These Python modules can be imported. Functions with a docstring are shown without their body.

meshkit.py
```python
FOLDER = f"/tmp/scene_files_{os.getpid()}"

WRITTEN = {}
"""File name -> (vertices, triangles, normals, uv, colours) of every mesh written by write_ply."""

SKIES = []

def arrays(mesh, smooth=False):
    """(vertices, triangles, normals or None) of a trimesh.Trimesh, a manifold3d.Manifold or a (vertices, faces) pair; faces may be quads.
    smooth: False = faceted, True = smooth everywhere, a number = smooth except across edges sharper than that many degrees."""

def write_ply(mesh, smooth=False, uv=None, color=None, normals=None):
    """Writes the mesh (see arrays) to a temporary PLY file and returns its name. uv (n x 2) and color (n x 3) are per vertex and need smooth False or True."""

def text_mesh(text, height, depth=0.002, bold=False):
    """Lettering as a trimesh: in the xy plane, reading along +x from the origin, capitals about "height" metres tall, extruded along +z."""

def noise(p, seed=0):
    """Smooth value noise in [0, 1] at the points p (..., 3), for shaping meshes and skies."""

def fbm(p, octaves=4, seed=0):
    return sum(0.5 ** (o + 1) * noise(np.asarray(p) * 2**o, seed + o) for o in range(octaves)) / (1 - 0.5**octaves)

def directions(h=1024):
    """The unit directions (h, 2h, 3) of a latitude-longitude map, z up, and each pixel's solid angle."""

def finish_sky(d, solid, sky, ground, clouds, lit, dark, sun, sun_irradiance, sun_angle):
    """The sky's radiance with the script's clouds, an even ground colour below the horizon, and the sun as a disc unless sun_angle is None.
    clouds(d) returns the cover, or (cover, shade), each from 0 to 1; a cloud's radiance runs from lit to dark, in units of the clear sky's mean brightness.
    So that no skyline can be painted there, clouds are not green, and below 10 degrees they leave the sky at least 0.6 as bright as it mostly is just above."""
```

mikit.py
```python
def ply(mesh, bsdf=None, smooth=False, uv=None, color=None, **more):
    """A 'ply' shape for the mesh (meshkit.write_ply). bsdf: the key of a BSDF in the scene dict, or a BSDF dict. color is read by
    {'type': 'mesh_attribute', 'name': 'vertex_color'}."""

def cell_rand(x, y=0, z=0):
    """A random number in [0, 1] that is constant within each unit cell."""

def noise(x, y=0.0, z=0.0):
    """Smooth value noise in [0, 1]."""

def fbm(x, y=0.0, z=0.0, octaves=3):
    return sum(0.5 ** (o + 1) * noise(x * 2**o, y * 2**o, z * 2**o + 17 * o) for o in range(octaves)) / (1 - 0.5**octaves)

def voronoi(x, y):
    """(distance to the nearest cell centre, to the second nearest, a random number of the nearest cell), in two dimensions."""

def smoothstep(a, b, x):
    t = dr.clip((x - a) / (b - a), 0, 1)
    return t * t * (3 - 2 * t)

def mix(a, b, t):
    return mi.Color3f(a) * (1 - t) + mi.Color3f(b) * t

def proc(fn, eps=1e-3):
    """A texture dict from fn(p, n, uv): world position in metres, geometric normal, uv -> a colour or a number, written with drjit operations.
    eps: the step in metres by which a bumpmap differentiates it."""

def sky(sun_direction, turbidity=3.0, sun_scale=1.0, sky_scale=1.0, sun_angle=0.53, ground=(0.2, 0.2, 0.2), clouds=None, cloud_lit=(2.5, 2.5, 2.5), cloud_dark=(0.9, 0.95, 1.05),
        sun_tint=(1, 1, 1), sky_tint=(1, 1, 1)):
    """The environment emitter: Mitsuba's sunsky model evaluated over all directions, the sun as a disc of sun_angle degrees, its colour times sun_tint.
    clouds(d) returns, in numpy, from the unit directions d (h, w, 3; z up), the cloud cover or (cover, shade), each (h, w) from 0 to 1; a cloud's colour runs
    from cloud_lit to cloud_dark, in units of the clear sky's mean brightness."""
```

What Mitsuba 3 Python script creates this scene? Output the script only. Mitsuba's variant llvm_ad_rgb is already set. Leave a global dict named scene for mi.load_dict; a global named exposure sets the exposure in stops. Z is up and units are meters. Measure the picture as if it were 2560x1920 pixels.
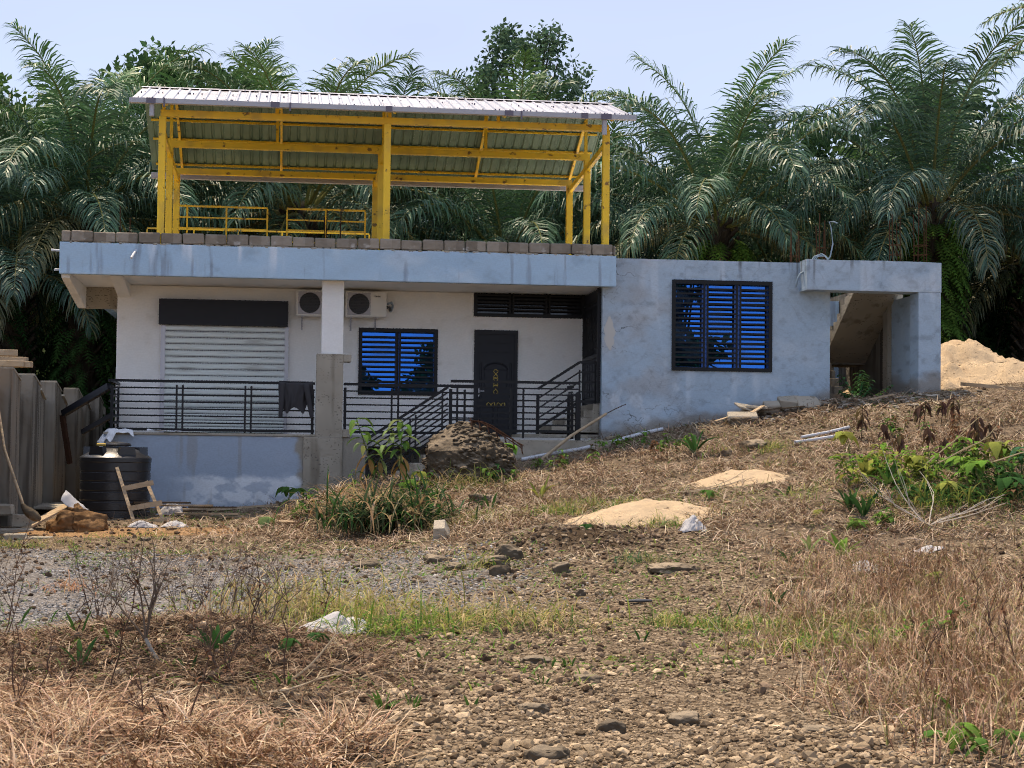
import math
import numpy as np, trimesh, manifold3d as m3
import drjit as dr, mitsuba as mi
import mikit, meshkit
from mikit import noise, fbm, voronoi, cell_rand, smoothstep, mix, proc

T = mi.ScalarTransform4f
scene, labels = {}, {}

# ------------------------------------------------------------------ camera, sky, exposure
exposure = 2.42
PSI, TH, RHO = math.radians(7.1), math.radians(2.37), 0.0117
EYE = np.array([0, 0, 1.6])
fwd = np.array([math.sin(PSI) * math.cos(TH), math.cos(PSI) * math.cos(TH), math.sin(TH)])
r0 = np.array([math.cos(PSI), -math.sin(PSI), 0.0])
cam_up = -r0 * math.sin(RHO) + np.cross(r0, fwd) * math.cos(RHO)
scene['camera'] = {'type': 'perspective', 'fov': 2 * math.degrees(math.atan(1280 / 4500)), 'fov_axis': 'x', 'near_clip': 0.1, 'far_clip': 2000.0,
                   'to_world': T().look_at(origin=EYE.tolist(), target=(EYE + fwd).tolist(), up=cam_up.tolist())}


def cloud_cover(d):
    n = meshkit.fbm(d * np.array([2.2, 2.2, 5.0]) + 3.1, 4, 5)
    return np.clip(0.62 + (n - 0.5) * 1.1, 0, 0.95), np.clip((n - 0.38) * 2.2, 0, 0.9)


scene['sky'] = mikit.sky((-0.16, 0.30, 0.94), turbidity=3.0, sun_scale=0.76, sky_scale=1.0, clouds=cloud_cover, cloud_lit=(1.70, 1.78, 2.10), cloud_dark=(1.10, 1.24, 1.66),
                         sky_tint=(1.0, 1.0, 1.0), sun_tint=(1.0, 0.97, 0.92))

# ------------------------------------------------------------------ materials
def ref(k): return {'type': 'ref', 'id': k}
def diffuse(fn_or_rgb):
    r = {'type': 'rgb', 'value': list(fn_or_rgb)} if isinstance(fn_or_rgb, (tuple, list)) else proc(fn_or_rgb)
    return {'type': 'twosided', 'bsdf': {'type': 'diffuse', 'reflectance': r}}
def prin(col, rough=0.5, metal=0.0, spec=0.5, **kw):
    r = {'type': 'rgb', 'value': list(col)} if isinstance(col, (tuple, list)) else (col if isinstance(col, dict) else proc(col))
    return {'type': 'twosided', 'bsdf': {'type': 'principled', 'base_color': r, 'roughness': rough, 'metallic': metal, 'specular': spec, **kw}}
def bumped(b, fn, scale=1.0, eps=4e-3):
    inner = b['bsdf'] if b['type'] == 'twosided' else b
    return {'type': 'twosided', 'bsdf': {'type': 'bumpmap', 'arbitrary': {**proc(fn, eps)}, 'scale': scale, 'bsdf': inner}}
VCOL = {'type': 'mesh_attribute', 'name': 'vertex_color'}


def f_blue(p, n, uv):
    x, y, z = p.x + p.y * 0.37, p.y, p.z
    base = mix((0.36, 0.50, 0.64), (0.43, 0.57, 0.69), fbm(x * 0.9, y, z * 1.1, 3))
    streak = smoothstep(0.60, 0.80, fbm(x * 5.0, y * 0.3, z * 0.55, 3)) * smoothstep(0.35, 0.7, noise(x * 0.8 + 9, y, z * 0.9))
    base = mix(base, (0.70, 0.755, 0.81), streak * 0.8)
    blot = smoothstep(0.56, 0.74, fbm(x * 1.6 + 4, y, z * 1.9 + 3, 4))
    base = mix(base, (0.60, 0.68, 0.75), blot * 0.45)
    drip = smoothstep(0.60, 0.82, fbm(x * 9.0 + 31, y * 0.3, z * 0.8 + 5, 3))
    base = mix(base, (0.20, 0.23, 0.28), drip * 0.55)
    grime = smoothstep(0.55, 0.8, fbm(x * 3.0 + 7, y, z * 3.0, 4))
    return base * (1 - 0.22 * grime) * (0.93 + 0.14 * noise(x * 60, y * 60, z * 60))
def f_wing(p, n, uv):
    x, y, z = p.x + p.y * 0.37, p.y, p.z
    base = mix((0.325, 0.42, 0.51), (0.42, 0.51, 0.595), fbm(x * 0.8, y, z * 0.9, 3))
    blot = smoothstep(0.5, 0.72, fbm(x * 1.3 + 4, y, z * 1.6 + 3, 4))
    base = mix(base, (0.52, 0.58, 0.63), blot * 0.5)
    streak = smoothstep(0.6, 0.8, fbm(x * 4.5, y * 0.3, z * 0.6, 3))
    base = mix(base, (0.60, 0.66, 0.72), streak * 0.4)
    # damp grey fringe with hairline cracks beside the porch corner
    fringe = smoothstep(8.1, 7.0, x - y * 0.37) * smoothstep(0.35, 0.75, fbm(x * 2.0, y, z * 2.0 + 8, 4))
    base = mix(base, (0.36, 0.37, 0.38), fringe * 0.7)
    c1 = dr.abs(fbm(x * 2.6 + 1, y, z * 2.6, 4) - 0.5)
    crack = smoothstep(0.009, 0.002, c1) * smoothstep(8.0, 6.6, x - y * 0.37) * smoothstep(0.4, 0.65, fbm(x * 1.3 + 21, y, z * 1.3, 3))
    base = mix(base, (0.06, 0.06, 0.065), crack * 0.8)
    drip = smoothstep(0.6, 0.82, fbm(x * 8.0 + 11, y * 0.3, z * 0.7 + 5, 3)) * smoothstep(4.6, 5.45, z)
    base = mix(base, (0.11, 0.11, 0.115), drip * 0.75)
    base = mix(base, (0.58, 0.62, 0.66), smoothstep(0.58, 0.72, fbm(x * 5.0 + 2, y, z * 2.2, 4)) * smoothstep(3.4, 2.9, z) * 0.6)
    over = z - (1.95 + 0.17 * (p.x - 5.9)) - 0.35 * fbm(x * 3.0, y, z * 3.0, 3)
    base = mix(base, (0.24, 0.20, 0.15), smoothstep(0.16, -0.06, over) * 0.75)
    tro = dr.abs(fbm(x * 1.7 + 40, y, z * 3.4 + 2.0 * noise(x * 2, y, z), 4) - 0.5)
    base = base * (1 - 0.10 * smoothstep(0.02, 0.004, tro))
    grain = smoothstep(0.5, 0.85, fbm(x * 7.0, y, z * 7.0, 3))
    return base * (1 - 0.25 * grain) * (0.92 + 0.16 * noise(x * 60, y * 60, z * 60))
def f_basewall(p, n, uv):
    x, z = p.x, p.z
    base = mix((0.29, 0.355, 0.44), (0.37, 0.43, 0.515), fbm(x * 0.9, 1.0, z * 1.3, 3))
    band = smoothstep(1.26, 1.16, z + 0.22 * (fbm(x * 3.0, 2.0, z * 3.0, 4) - 0.5)) * smoothstep(0.62, 0.80, z + 0.25 * (fbm(x * 2.4, 5.0, z * 2.4, 3) - 0.5))
    base = mix(base, (0.66, 0.695, 0.73), band * smoothstep(-2.3, -1.3, x) * (0.35 + 0.65 * smoothstep(0.36, 0.56, fbm(x * 5.0 + 3, 8.0, z * 6.0, 4))))
    white = smoothstep(0.56, 0.68, fbm(x * 4.0, 7.0, z * 6.0, 4)) * smoothstep(1.7, 1.9, z) * smoothstep(-0.9, -0.2, x)
    base = mix(base, (0.62, 0.64, 0.66), white)
    conc = smoothstep(0.18, 0.30, x + 0.25 * (fbm(x * 5, 3.0, z * 4, 4) - 0.5) + 0.06 * (z - 1.2))
    base = mix(base, mix((0.24, 0.22, 0.18), (0.34, 0.31, 0.26), fbm(x * 4, 3.0, z * 1.5, 4)), conc)
    drip = smoothstep(0.62, 0.78, fbm(x * 7 + 3, 9.0, z * 0.6, 3))
    base = mix(base, (0.27, 0.245, 0.21), drip * 0.4)
    low = smoothstep(0.75, 0.4, z + 0.2 * (fbm(x * 3.0, 4.0, z * 3.0, 3) - 0.5))
    base = mix(base, (0.36, 0.40, 0.47), low * 0.6)
    return base * (0.93 + 0.14 * noise(x * 50, 0.0, z * 50))
def f_white(p, n, uv):
    x, y, z = p.x, p.y, p.z
    base = mix((0.87, 0.855, 0.82), (0.80, 0.785, 0.745), fbm(x * 1.2, y, z * 1.2, 3))
    dirt = smoothstep(0.60, 0.8, fbm(x * 2.2 + 5, y, z * 2.6, 4))
    base = mix(base, (0.60, 0.57, 0.51), dirt * 0.5)
    return base * (0.90 + 0.12 * fbm(x * 40, y * 40, z * 40, 2))
def f_conc(p, n, uv):
    x, y, z = p.x, p.y, p.z
    base = mix((0.27, 0.24, 0.19), (0.43, 0.385, 0.31), fbm(x * 2.5, y * 2.5, z * 1.2, 4))
    drip = smoothstep(0.55, 0.78, fbm(x * 6 + 3, y * 6, z * 0.7, 3))
    base = mix(base, (0.17, 0.145, 0.11), drip * 0.7)
    pit = smoothstep(0.72, 0.86, noise(x * 40, y * 40, z * 40)) * smoothstep(0.38, 0.55, fbm(x * 3, y * 3, z * 3, 2))
    return mix(base, (0.11, 0.10, 0.09), pit * 0.8)
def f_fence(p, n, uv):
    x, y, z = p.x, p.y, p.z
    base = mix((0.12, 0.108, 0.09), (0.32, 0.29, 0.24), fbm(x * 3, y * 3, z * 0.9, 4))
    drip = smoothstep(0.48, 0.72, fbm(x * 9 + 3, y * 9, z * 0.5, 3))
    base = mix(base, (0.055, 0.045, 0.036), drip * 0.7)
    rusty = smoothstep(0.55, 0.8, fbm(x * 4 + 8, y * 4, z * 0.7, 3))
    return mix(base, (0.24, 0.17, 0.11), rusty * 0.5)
def f_block(p, n, uv):
    x, y, z = p.x, p.y, p.z
    r = cell_rand(dr.floor((x + 4.13) / 0.4), 3.0)
    base = mix((0.20, 0.17, 0.135), (0.34, 0.295, 0.24), r) * (0.8 + 0.4 * fbm(x * 12, y * 12, z * 12, 3))
    lime = smoothstep(0.62, 0.75, fbm(x * 7 + 9, y, z * 8, 4)) * smoothstep(5.62, 5.48, z)
    return mix(base, (0.52, 0.50, 0.46), lime * 0.7)
def f_yellow(p, n, uv):
    x, y, z = p.x, p.y, p.z
    base = mix((0.83, 0.50, 0.018), (0.90, 0.58, 0.03), fbm(x * 1.5, y * 1.5, z * 1.5, 2))
    rust = smoothstep(0.66, 0.76, fbm(x * 9 + 2, y * 9, z * 9, 4))
    dust = smoothstep(0.5, 0.8, fbm(x * 3, y * 3, z * 2 + 7, 3))
    return mix(mix(base, (0.52, 0.33, 0.06), dust * 0.6), (0.13, 0.06, 0.025), rust * 0.85)
def f_zinc(p, n, uv):
    x, y, z = p.x, p.y, p.z
    r = cell_rand(dr.floor((x + 2.95) / 0.783), 5.0, dr.floor(y / 36.1))
    base = mix((0.42, 0.415, 0.44), (0.52, 0.51, 0.535), r)
    stain = smoothstep(0.5, 0.78, fbm(x * 2.0, y * 1.2, 2.0, 4))
    return mix(base, (0.33, 0.31, 0.315), stain * 0.6)
def f_zincshade(p, n, uv):  # roof zinc seen from below; shade and palm reflection put into its green
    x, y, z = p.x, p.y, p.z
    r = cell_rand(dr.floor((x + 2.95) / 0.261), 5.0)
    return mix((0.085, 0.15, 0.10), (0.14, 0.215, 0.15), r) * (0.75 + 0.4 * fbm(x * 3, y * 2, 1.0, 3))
def f_shutter(p, n, uv):
    x, z = p.x, p.z
    base = mix((0.58, 0.63, 0.60), (0.69, 0.73, 0.70), fbm(x * 2.5, 1.0, z * 9, 3))
    return mix(base, (0.34, 0.33, 0.3), smoothstep(0.6, 0.8, fbm(x * 1.5, 4.0, z * 12, 4)) * 0.6)
def f_wood(p, n, uv):
    x, y, z = p.x, p.y, p.z
    g = fbm(x * 6 + 3 * noise(x, y, z), y * 6, z * 22, 3)
    base = mix((0.33, 0.245, 0.155), (0.50, 0.39, 0.265), g)
    return mix(base, (0.20, 0.165, 0.12), smoothstep(0.58, 0.8, fbm(x * 4, y * 4, z * 4, 3)) * 0.6)
def f_sand(p, n, uv):
    x, y = p.x, p.y
    base = mix((0.40, 0.30, 0.19), (0.51, 0.395, 0.26), fbm(x * 2.0, y * 2.0, p.z * 2, 4))
    wet = smoothstep(0.58, 0.8, fbm(x * 3.1 + 4, y * 3.1, p.z * 3, 4))
    spk = smoothstep(0.80, 0.88, noise(x * 17, y * 17, p.z * 17))
    return mix(mix(base, (0.35, 0.25, 0.155), wet * 0.6), (0.16, 0.11, 0.07), spk * 0.8)
def f_rock(p, n, uv):
    x, y, z = p.x, p.y, p.z
    base = mix((0.04, 0.033, 0.025), (0.16, 0.128, 0.09), fbm(x * 9, y * 9, z * 9, 4))
    dust = smoothstep(0.3, 0.85, n.z) * smoothstep(0.25, 0.6, fbm(x * 3, y * 3, z * 3, 3))  # dust on top, which also paints in sunlit tops and darker sides
    return mix(base, (0.37, 0.30, 0.215), dust * 0.7)
def f_rubble(p, n, uv):
    return f_rock(p, n, uv) * 0.72
def f_rust(p, n, uv):
    return mix((0.04, 0.022, 0.016), (0.085, 0.045, 0.028), fbm(p.x * 30, p.y * 30, p.z * 30, 3))
def f_bark(p, n, uv):
    return mix((0.03, 0.026, 0.02), (0.10, 0.08, 0.06), fbm(p.x * 9, p.y * 9, p.z * 5, 4))
def f_dust(p, n, uv):
    return 0.03 + 0.34 * smoothstep(0.4, 0.8, fbm(p.x * 2.2, p.y, p.z * 3.0, 4))
def f_mud(p, n, uv):
    return mix((0.07, 0.04, 0.022), (0.28, 0.17, 0.085), fbm(p.x * 5, p.y * 5, p.z * 5, 4)) * (0.6 + 0.8 * noise(p.x * 22, p.y * 22, p.z * 22))
def f_stucco(p, n, uv):
    return fbm(p.x * 34, p.y * 34, p.z * 34, 3) * 0.006 + fbm(p.x * 3, p.y * 3, p.z * 3, 3) * 0.03
def f_grain(p, n, uv):
    return fbm(p.x * 26, p.y * 26, p.z * 26, 3) * 0.012 + fbm(p.x * 5, p.y * 5, p.z * 5, 2) * 0.03

M = {
    'blue_paint': bumped(diffuse(f_blue), f_stucco), 'wing_paint': bumped(diffuse(f_wing), f_stucco), 'base_paint': bumped(diffuse(f_basewall), f_stucco),
    'white_paint': bumped(diffuse(f_white), f_stucco), 'concrete': bumped(diffuse(f_conc), f_grain), 'fence_and_shade_concrete': bumped(diffuse(f_fence), f_grain),  # the dark fence concrete also paints the shade in the stairwell
    'block': bumped(diffuse(f_block), f_grain), 'yellow_paint': prin(f_yellow, 0.42, 0.0, 0.4), 'zinc': prin(f_zinc, 0.42, 0.55), 'zinc_shade': prin(f_zincshade, 0.45, 0.2),
    'shutter_zinc': prin(f_shutter, 0.45, 0.15), 'black_metal': prin((0.008, 0.0085, 0.010), 0.45, 0.0, 0.25), 'charcoal_metal': prin((0.014, 0.015, 0.020), 0.5, 0.0, 0.3),
    'blue_glass': {'type': 'twosided', 'bsdf': {'type': 'blendbsdf', 'weight': proc(f_dust), 'bsdf_0': {'type': 'conductor', 'material': 'none', 'specular_reflectance': {'type': 'rgb', 'value': [0.03, 0.15, 0.54]}}, 'bsdf_1': {'type': 'diffuse', 'reflectance': {'type': 'rgb', 'value': [0.12, 0.20, 0.34]}}}},
    'dark_glass': prin((0.008, 0.009, 0.012), 0.08, 0.0, 0.5), 'blue_alu': prin((0.05, 0.13, 0.42), 0.3, 0.3), 'gold': prin((0.62, 0.45, 0.12), 0.3, 0.9),
    'ac_white': prin((0.70, 0.68, 0.62), 0.5), 'dark_plastic': prin((0.035, 0.036, 0.04), 0.5), 'tank_plastic': prin((0.016, 0.0165, 0.019), 0.33, 0.0, 0.55),
    'wood': bumped(diffuse(f_wood), f_grain), 'sand': bumped(diffuse(f_sand), f_grain), 'rock': bumped(diffuse(f_rock), f_grain), 'rubble': bumped(diffuse(f_rubble), f_grain), 'rust': diffuse(f_rust), 'bark': bumped(diffuse(f_bark), f_grain),
    'white_cloth': diffuse((0.80, 0.80, 0.80)), 'plastic_rag': diffuse((0.43, 0.42, 0.42)), 'pale_concrete': bumped(diffuse((0.60, 0.58, 0.54)), f_grain), 'dark_cloth': diffuse((0.055, 0.053, 0.056)), 'pvc': prin((0.52, 0.53, 0.55), 0.45), 'hose': prin((0.20, 0.265, 0.32), 0.5),
    'gutter': prin((0.40, 0.39, 0.41), 0.5, 0.2), 'gutter_tape': prin((0.13, 0.115, 0.15), 0.6), 'mud': bumped(diffuse(f_mud), f_grain), 'wood_dark': diffuse((0.10, 0.075, 0.05)),
    'vcol': {'type': 'twosided', 'bsdf': {'type': 'diffuse', 'reflectance': VCOL}},
    'leaf': {'type': 'principledthin', 'base_color': VCOL, 'roughness': 0.42, 'spec_trans': 0.0, 'diff_trans': 0.55, 'eta': 1.45},
    'palm_gloss': {'type': 'twosided', 'bsdf': {'type': 'principled', 'base_color': VCOL, 'roughness': 0.46, 'specular': 0.6}},
    'palm_thin': {'type': 'principledthin', 'base_color': VCOL, 'roughness': 0.5, 'spec_trans': 0.0, 'diff_trans': 0.8, 'eta': 1.45},
    'palm_leaf': {'type': 'blendbsdf', 'weight': 0.35, 'bsdf_0': {'type': 'ref', 'id': 'mat_palm_gloss'}, 'bsdf_1': {'type': 'ref', 'id': 'mat_palm_thin'}},
    'patch_plaster': diffuse((0.50, 0.485, 0.45)), 'lid_yellow': diffuse((0.6, 0.42, 0.12)),
}
scene.update({'mat_' + k: v for k, v in M.items()})

# ------------------------------------------------------------------ helpers
class MB:
    """collects pieces into one mesh"""
    def __init__(s): s.v, s.f, s.c, s.n = [], [], [], 0
    def add(s, v, f, c=None):
        v = np.asarray(v, float); f = np.asarray(f, int)
        if f.shape[1] == 4: f = np.vstack([f[:, [0, 1, 2]], f[:, [0, 2, 3]]])
        s.v.append(v); s.f.append(f + s.n); s.n += len(v)
        if c is not None: s.c.append(np.broadcast_to(np.asarray(c, float), (len(v), 3)))
        return s
    def box(s, x0, x1, y0, y1, z0, z1):
        v = [[x, y, z] for x in (x0, x1) for y in (y0, y1) for z in (z0, z1)]
        return s.add(v, [[0, 1, 3], [0, 3, 2], [4, 6, 7], [4, 7, 5], [0, 4, 5], [0, 5, 1], [2, 3, 7], [2, 7, 6], [0, 2, 6], [0, 6, 4], [1, 5, 7], [1, 7, 3]])
    def bar(s, p, q, w, h=None, up=(0, 0, 1), c=None):
        """rectangular bar from p to q; h measured along up"""
        p, q = np.asarray(p, float), np.asarray(q, float); h = h or w
        d = q - p; d /= np.linalg.norm(d); u = np.asarray(up, float)
        if abs(d @ u) > 0.99: u = np.array([0, 1.0, 0])
        a = np.cross(d, u); a /= np.linalg.norm(a); b = np.cross(a, d)
        k = [a * w / 2 + b * h / 2, -a * w / 2 + b * h / 2, -a * w / 2 - b * h / 2, a * w / 2 - b * h / 2]
        v = [p + x for x in k] + [q + x for x in k]
        return s.add(v, [[0, 1, 2], [0, 2, 3], [4, 6, 5], [4, 7, 6], [0, 4, 5], [0, 5, 1], [1, 5, 6], [1, 6, 2], [2, 6, 7], [2, 7, 3], [3, 7, 4], [3, 4, 0]], c)
    def tube(s, pts, r, sides=6, c=None):
        p = np.asarray(pts, float); r = np.broadcast_to(np.asarray(r, float), (len(p),))
        t = np.gradient(p, axis=0); t /= np.linalg.norm(t, axis=1, keepdims=True) + 1e-12
        m = t.mean(0); h = np.array([0, 0, 1.0]) if abs(m[2]) < 0.8 * np.linalg.norm(m) + 1e-9 else np.array([1.0, 0.2, 0])
        a = np.cross(t, h); a /= np.linalg.norm(a, axis=1, keepdims=True) + 1e-12; b = np.cross(t, a)
        g = np.arange(sides) * 2 * np.pi / sides
        v = (p[:, None] + r[:, None, None] * (np.cos(g)[None, :, None] * a[:, None] + np.sin(g)[None, :, None] * b[:, None])).reshape(-1, 3)
        i, j = np.meshgrid(np.arange(len(p) - 1), np.arange(sides), indexing='ij')
        q = np.stack([i * sides + j, i * sides + (j + 1) % sides, (i + 1) * sides + (j + 1) % sides, (i + 1) * sides + j], -1).reshape(-1, 4)
        f = np.vstack([q[:, [0, 2, 1]], q[:, [0, 3, 2]]])
        k = len(v); v = np.vstack([v, p[:1], p[-1:]])
        e = np.arange(sides); o = (len(p) - 1) * sides
        f = np.vstack([f, np.stack([e, (e + 1) % sides, e * 0 + k], 1), np.stack([o + (e + 1) % sides, o + e, e * 0 + k + 1], 1)])
        return s.add(v, f, c)
    def mesh(s): return (np.vstack(s.v), np.vstack(s.f))
    def col(s): return np.vstack(s.c) if s.c else None


def numbered(key):
    if key not in used: used[key] = 0; return key
    used[key] += 1
    return '%s_%03d' % (key, used[key])
used = {}
def thing(name, label, cat, group=None, kind=None):
    k = numbered(name)
    labels[k] = {'label': label, 'category': cat}
    if group: labels[k]['group'] = group
    if kind: labels[k]['kind'] = kind
    return k
def part(parent, name, mesh, bsdf, smooth=False, label=None, color=None, kind=None):
    k = numbered(parent + '__' + name)
    if isinstance(mesh, MB):
        color = mesh.col() if color is None else color
        mesh = mesh.mesh()
    scene[k] = mikit.ply(mesh, 'mat_' + bsdf, smooth=smooth, color=color)
    if label or kind: labels[k] = {a: b for a, b in (('label', label), ('kind', kind)) if b}
    return k
def single(name, label, cat, mesh, bsdf, smooth=False, group=None, kind=None, color=None):
    k = thing(name, label, cat, group, kind)
    if isinstance(mesh, MB):
        color = mesh.col() if color is None else color
        mesh = mesh.mesh()
    scene[k] = mikit.ply(mesh, 'mat_' + bsdf, smooth=smooth, color=color)
    return k
def structure(name, label, mesh, bsdf, smooth=False, color=None):
    k = numbered(name); labels[k] = {'label': label, 'kind': 'structure'}
    scene[k] = mikit.ply(mesh, 'mat_' + bsdf, smooth=smooth, color=color)
    return k
def bx(x0, x1, y0, y1, z0, z1): return MB().box(x0, x1, y0, y1, z0, z1)
def rounded(x0, x1, y0, y1, z0, z1, b=0.012):
    """box with chamfered edges"""
    pts = []
    for sx in (0, 1):
        for sy in (0, 1):
            for sz in (0, 1):
                c = np.array([(x0, x1)[sx], (y0, y1)[sy], (z0, z1)[sz]]); d = np.array([1 - 2 * sx, 1 - 2 * sy, 1 - 2 * sz]) * b
                for a in range(3):
                    o = d.copy(); o[a] = 0; pts.append(c + o)
    h = trimesh.Trimesh(np.array(pts)).convex_hull
    return np.array(h.vertices), np.array(h.faces)
def rot(ax, deg):
    return trimesh.transformations.rotation_matrix(math.radians(deg), ax)[:3, :3]
def moved(mesh, R=None, t=(0, 0, 0)):
    v, f = mesh if isinstance(mesh, tuple) else mesh.mesh()
    return ((v @ R.T if R is not None else v) + np.asarray(t), f)
def cutbox(x0, x1, y0, y1, z0, z1, holes):
    b = m3.Manifold.cube([x1 - x0, y1 - y0, z1 - z0]).translate([x0, y0, z0])
    for a in holes:
        b = b - m3.Manifold.cube([a[1] - a[0], a[3] - a[2], a[5] - a[4]]).translate([a[0], a[2], a[4]])
    m = b.to_mesh()
    return np.array(m.vert_properties[:, :3], float), np.array(m.tri_verts, int)
def prism(poly, axis, a0, a1):
    """polygon extruded along axis 0/1/2 from a0 to a1; poly gives the two other coordinates in order"""
    from shapely.geometry import Polygon
    P = Polygon(poly).buffer(0)
    m = trimesh.creation.extrude_polygon(P, a1 - a0, engine='earcut')
    v = np.array(m.vertices); out = np.zeros_like(v); o = [i for i in range(3) if i != axis]
    out[:, o[0]], out[:, o[1]], out[:, axis] = v[:, 0], v[:, 1], v[:, 2] + a0
    return out, np.array(m.faces)[:, ::-1] if axis == 1 else np.array(m.faces)
def lathe(prof, cx, cy, n=48):
    prof = np.asarray(prof, float); g = np.arange(n) * 2 * np.pi / n
    v = np.stack([cx + prof[:, 0, None] * np.cos(g), cy + prof[:, 0, None] * np.sin(g), np.broadcast_to(prof[:, 1, None], (len(prof), n))], -1).reshape(-1, 3)
    i, j = np.meshgrid(np.arange(len(prof) - 1), np.arange(n), indexing='ij')
    q = np.stack([i * n + j, i * n + (j + 1) % n, (i + 1) * n + (j + 1) % n, (i + 1) * n + j], -1).reshape(-1, 4)
    return v, np.vstack([q[:, [0, 1, 2]], q[:, [0, 2, 3]]])

# ------------------------------------------------------------------ terrain
ZBX = np.array([-300, -8, -4, -1, 1, 3, 5.9, 8, 10.35, 12.6, 16, 25, 60, 300.])
ZBZ = np.array([.6, .6, .6, .62, .85, 1.4, 1.95, 2.35, 2.75, 3.0, 3.4, 3.8, 4., 4.])
BUMPS = [(1.35, 28.6, 1.1, 1.1, .62), (4.85, 24.7, .95, .6, .14), (6.85, 27.1, .8, .5, .10), (3.9, 23.2, 1.0, .55, .2), (-.8, 14.0, 1.3, 1.2, .33),
         (-1.9, 12.2, 1.0, 1.6, .15), (8.3, 24.5, 2.0, 2.2, .2), (14.2, 39.5, 2.0, 1.9, .2)]
def height0(X, Y):
    X = np.asarray(X, float); Y = np.asarray(Y, float)
    zb = np.interp(X, ZBX, ZBZ); zn = .015 * np.clip(X, -40, 40)
    g = np.clip((Y - 17) / 16., 0, 1) ** 1.25
    z = zn + (zb - zn) * g
    hill = np.clip((Y - 58) / 40, 0, 1); z = z + 9.5 * hill * hill * (3 - 2 * hill)
    for x, y, a, b, h in BUMPS: z = z + h * np.exp(-((X - x) / a) ** 2 - ((Y - y) / b) ** 2)
    return z
def G(x, y, cx, cy, rx, ry, e=np.exp): return e(-((x - cx) / rx) * ((x - cx) / rx) - ((y - cy) / ry) * ((y - cy) / ry))
def m_grey(x, y, e=np.exp):
    t = (y - 20.7) / (3.7 - 0.4 * x); t = t * t
    return e(-t * t) / (1 + e((x - 2.4) * 2.2))
def m_sand(x, y, e=np.exp):
    return 1.4 * G(x, y, 4.85, 24.6, .95, .6, e) + 1.3 * G(x, y, 6.85, 27.0, .75, .5, e) + 2 * G(x, y, 14.2, 39.3, 2.3, 2.6, e) + 2 * G(x, y, 16.9, 40.5, 2.6, 2.8, e)
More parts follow.
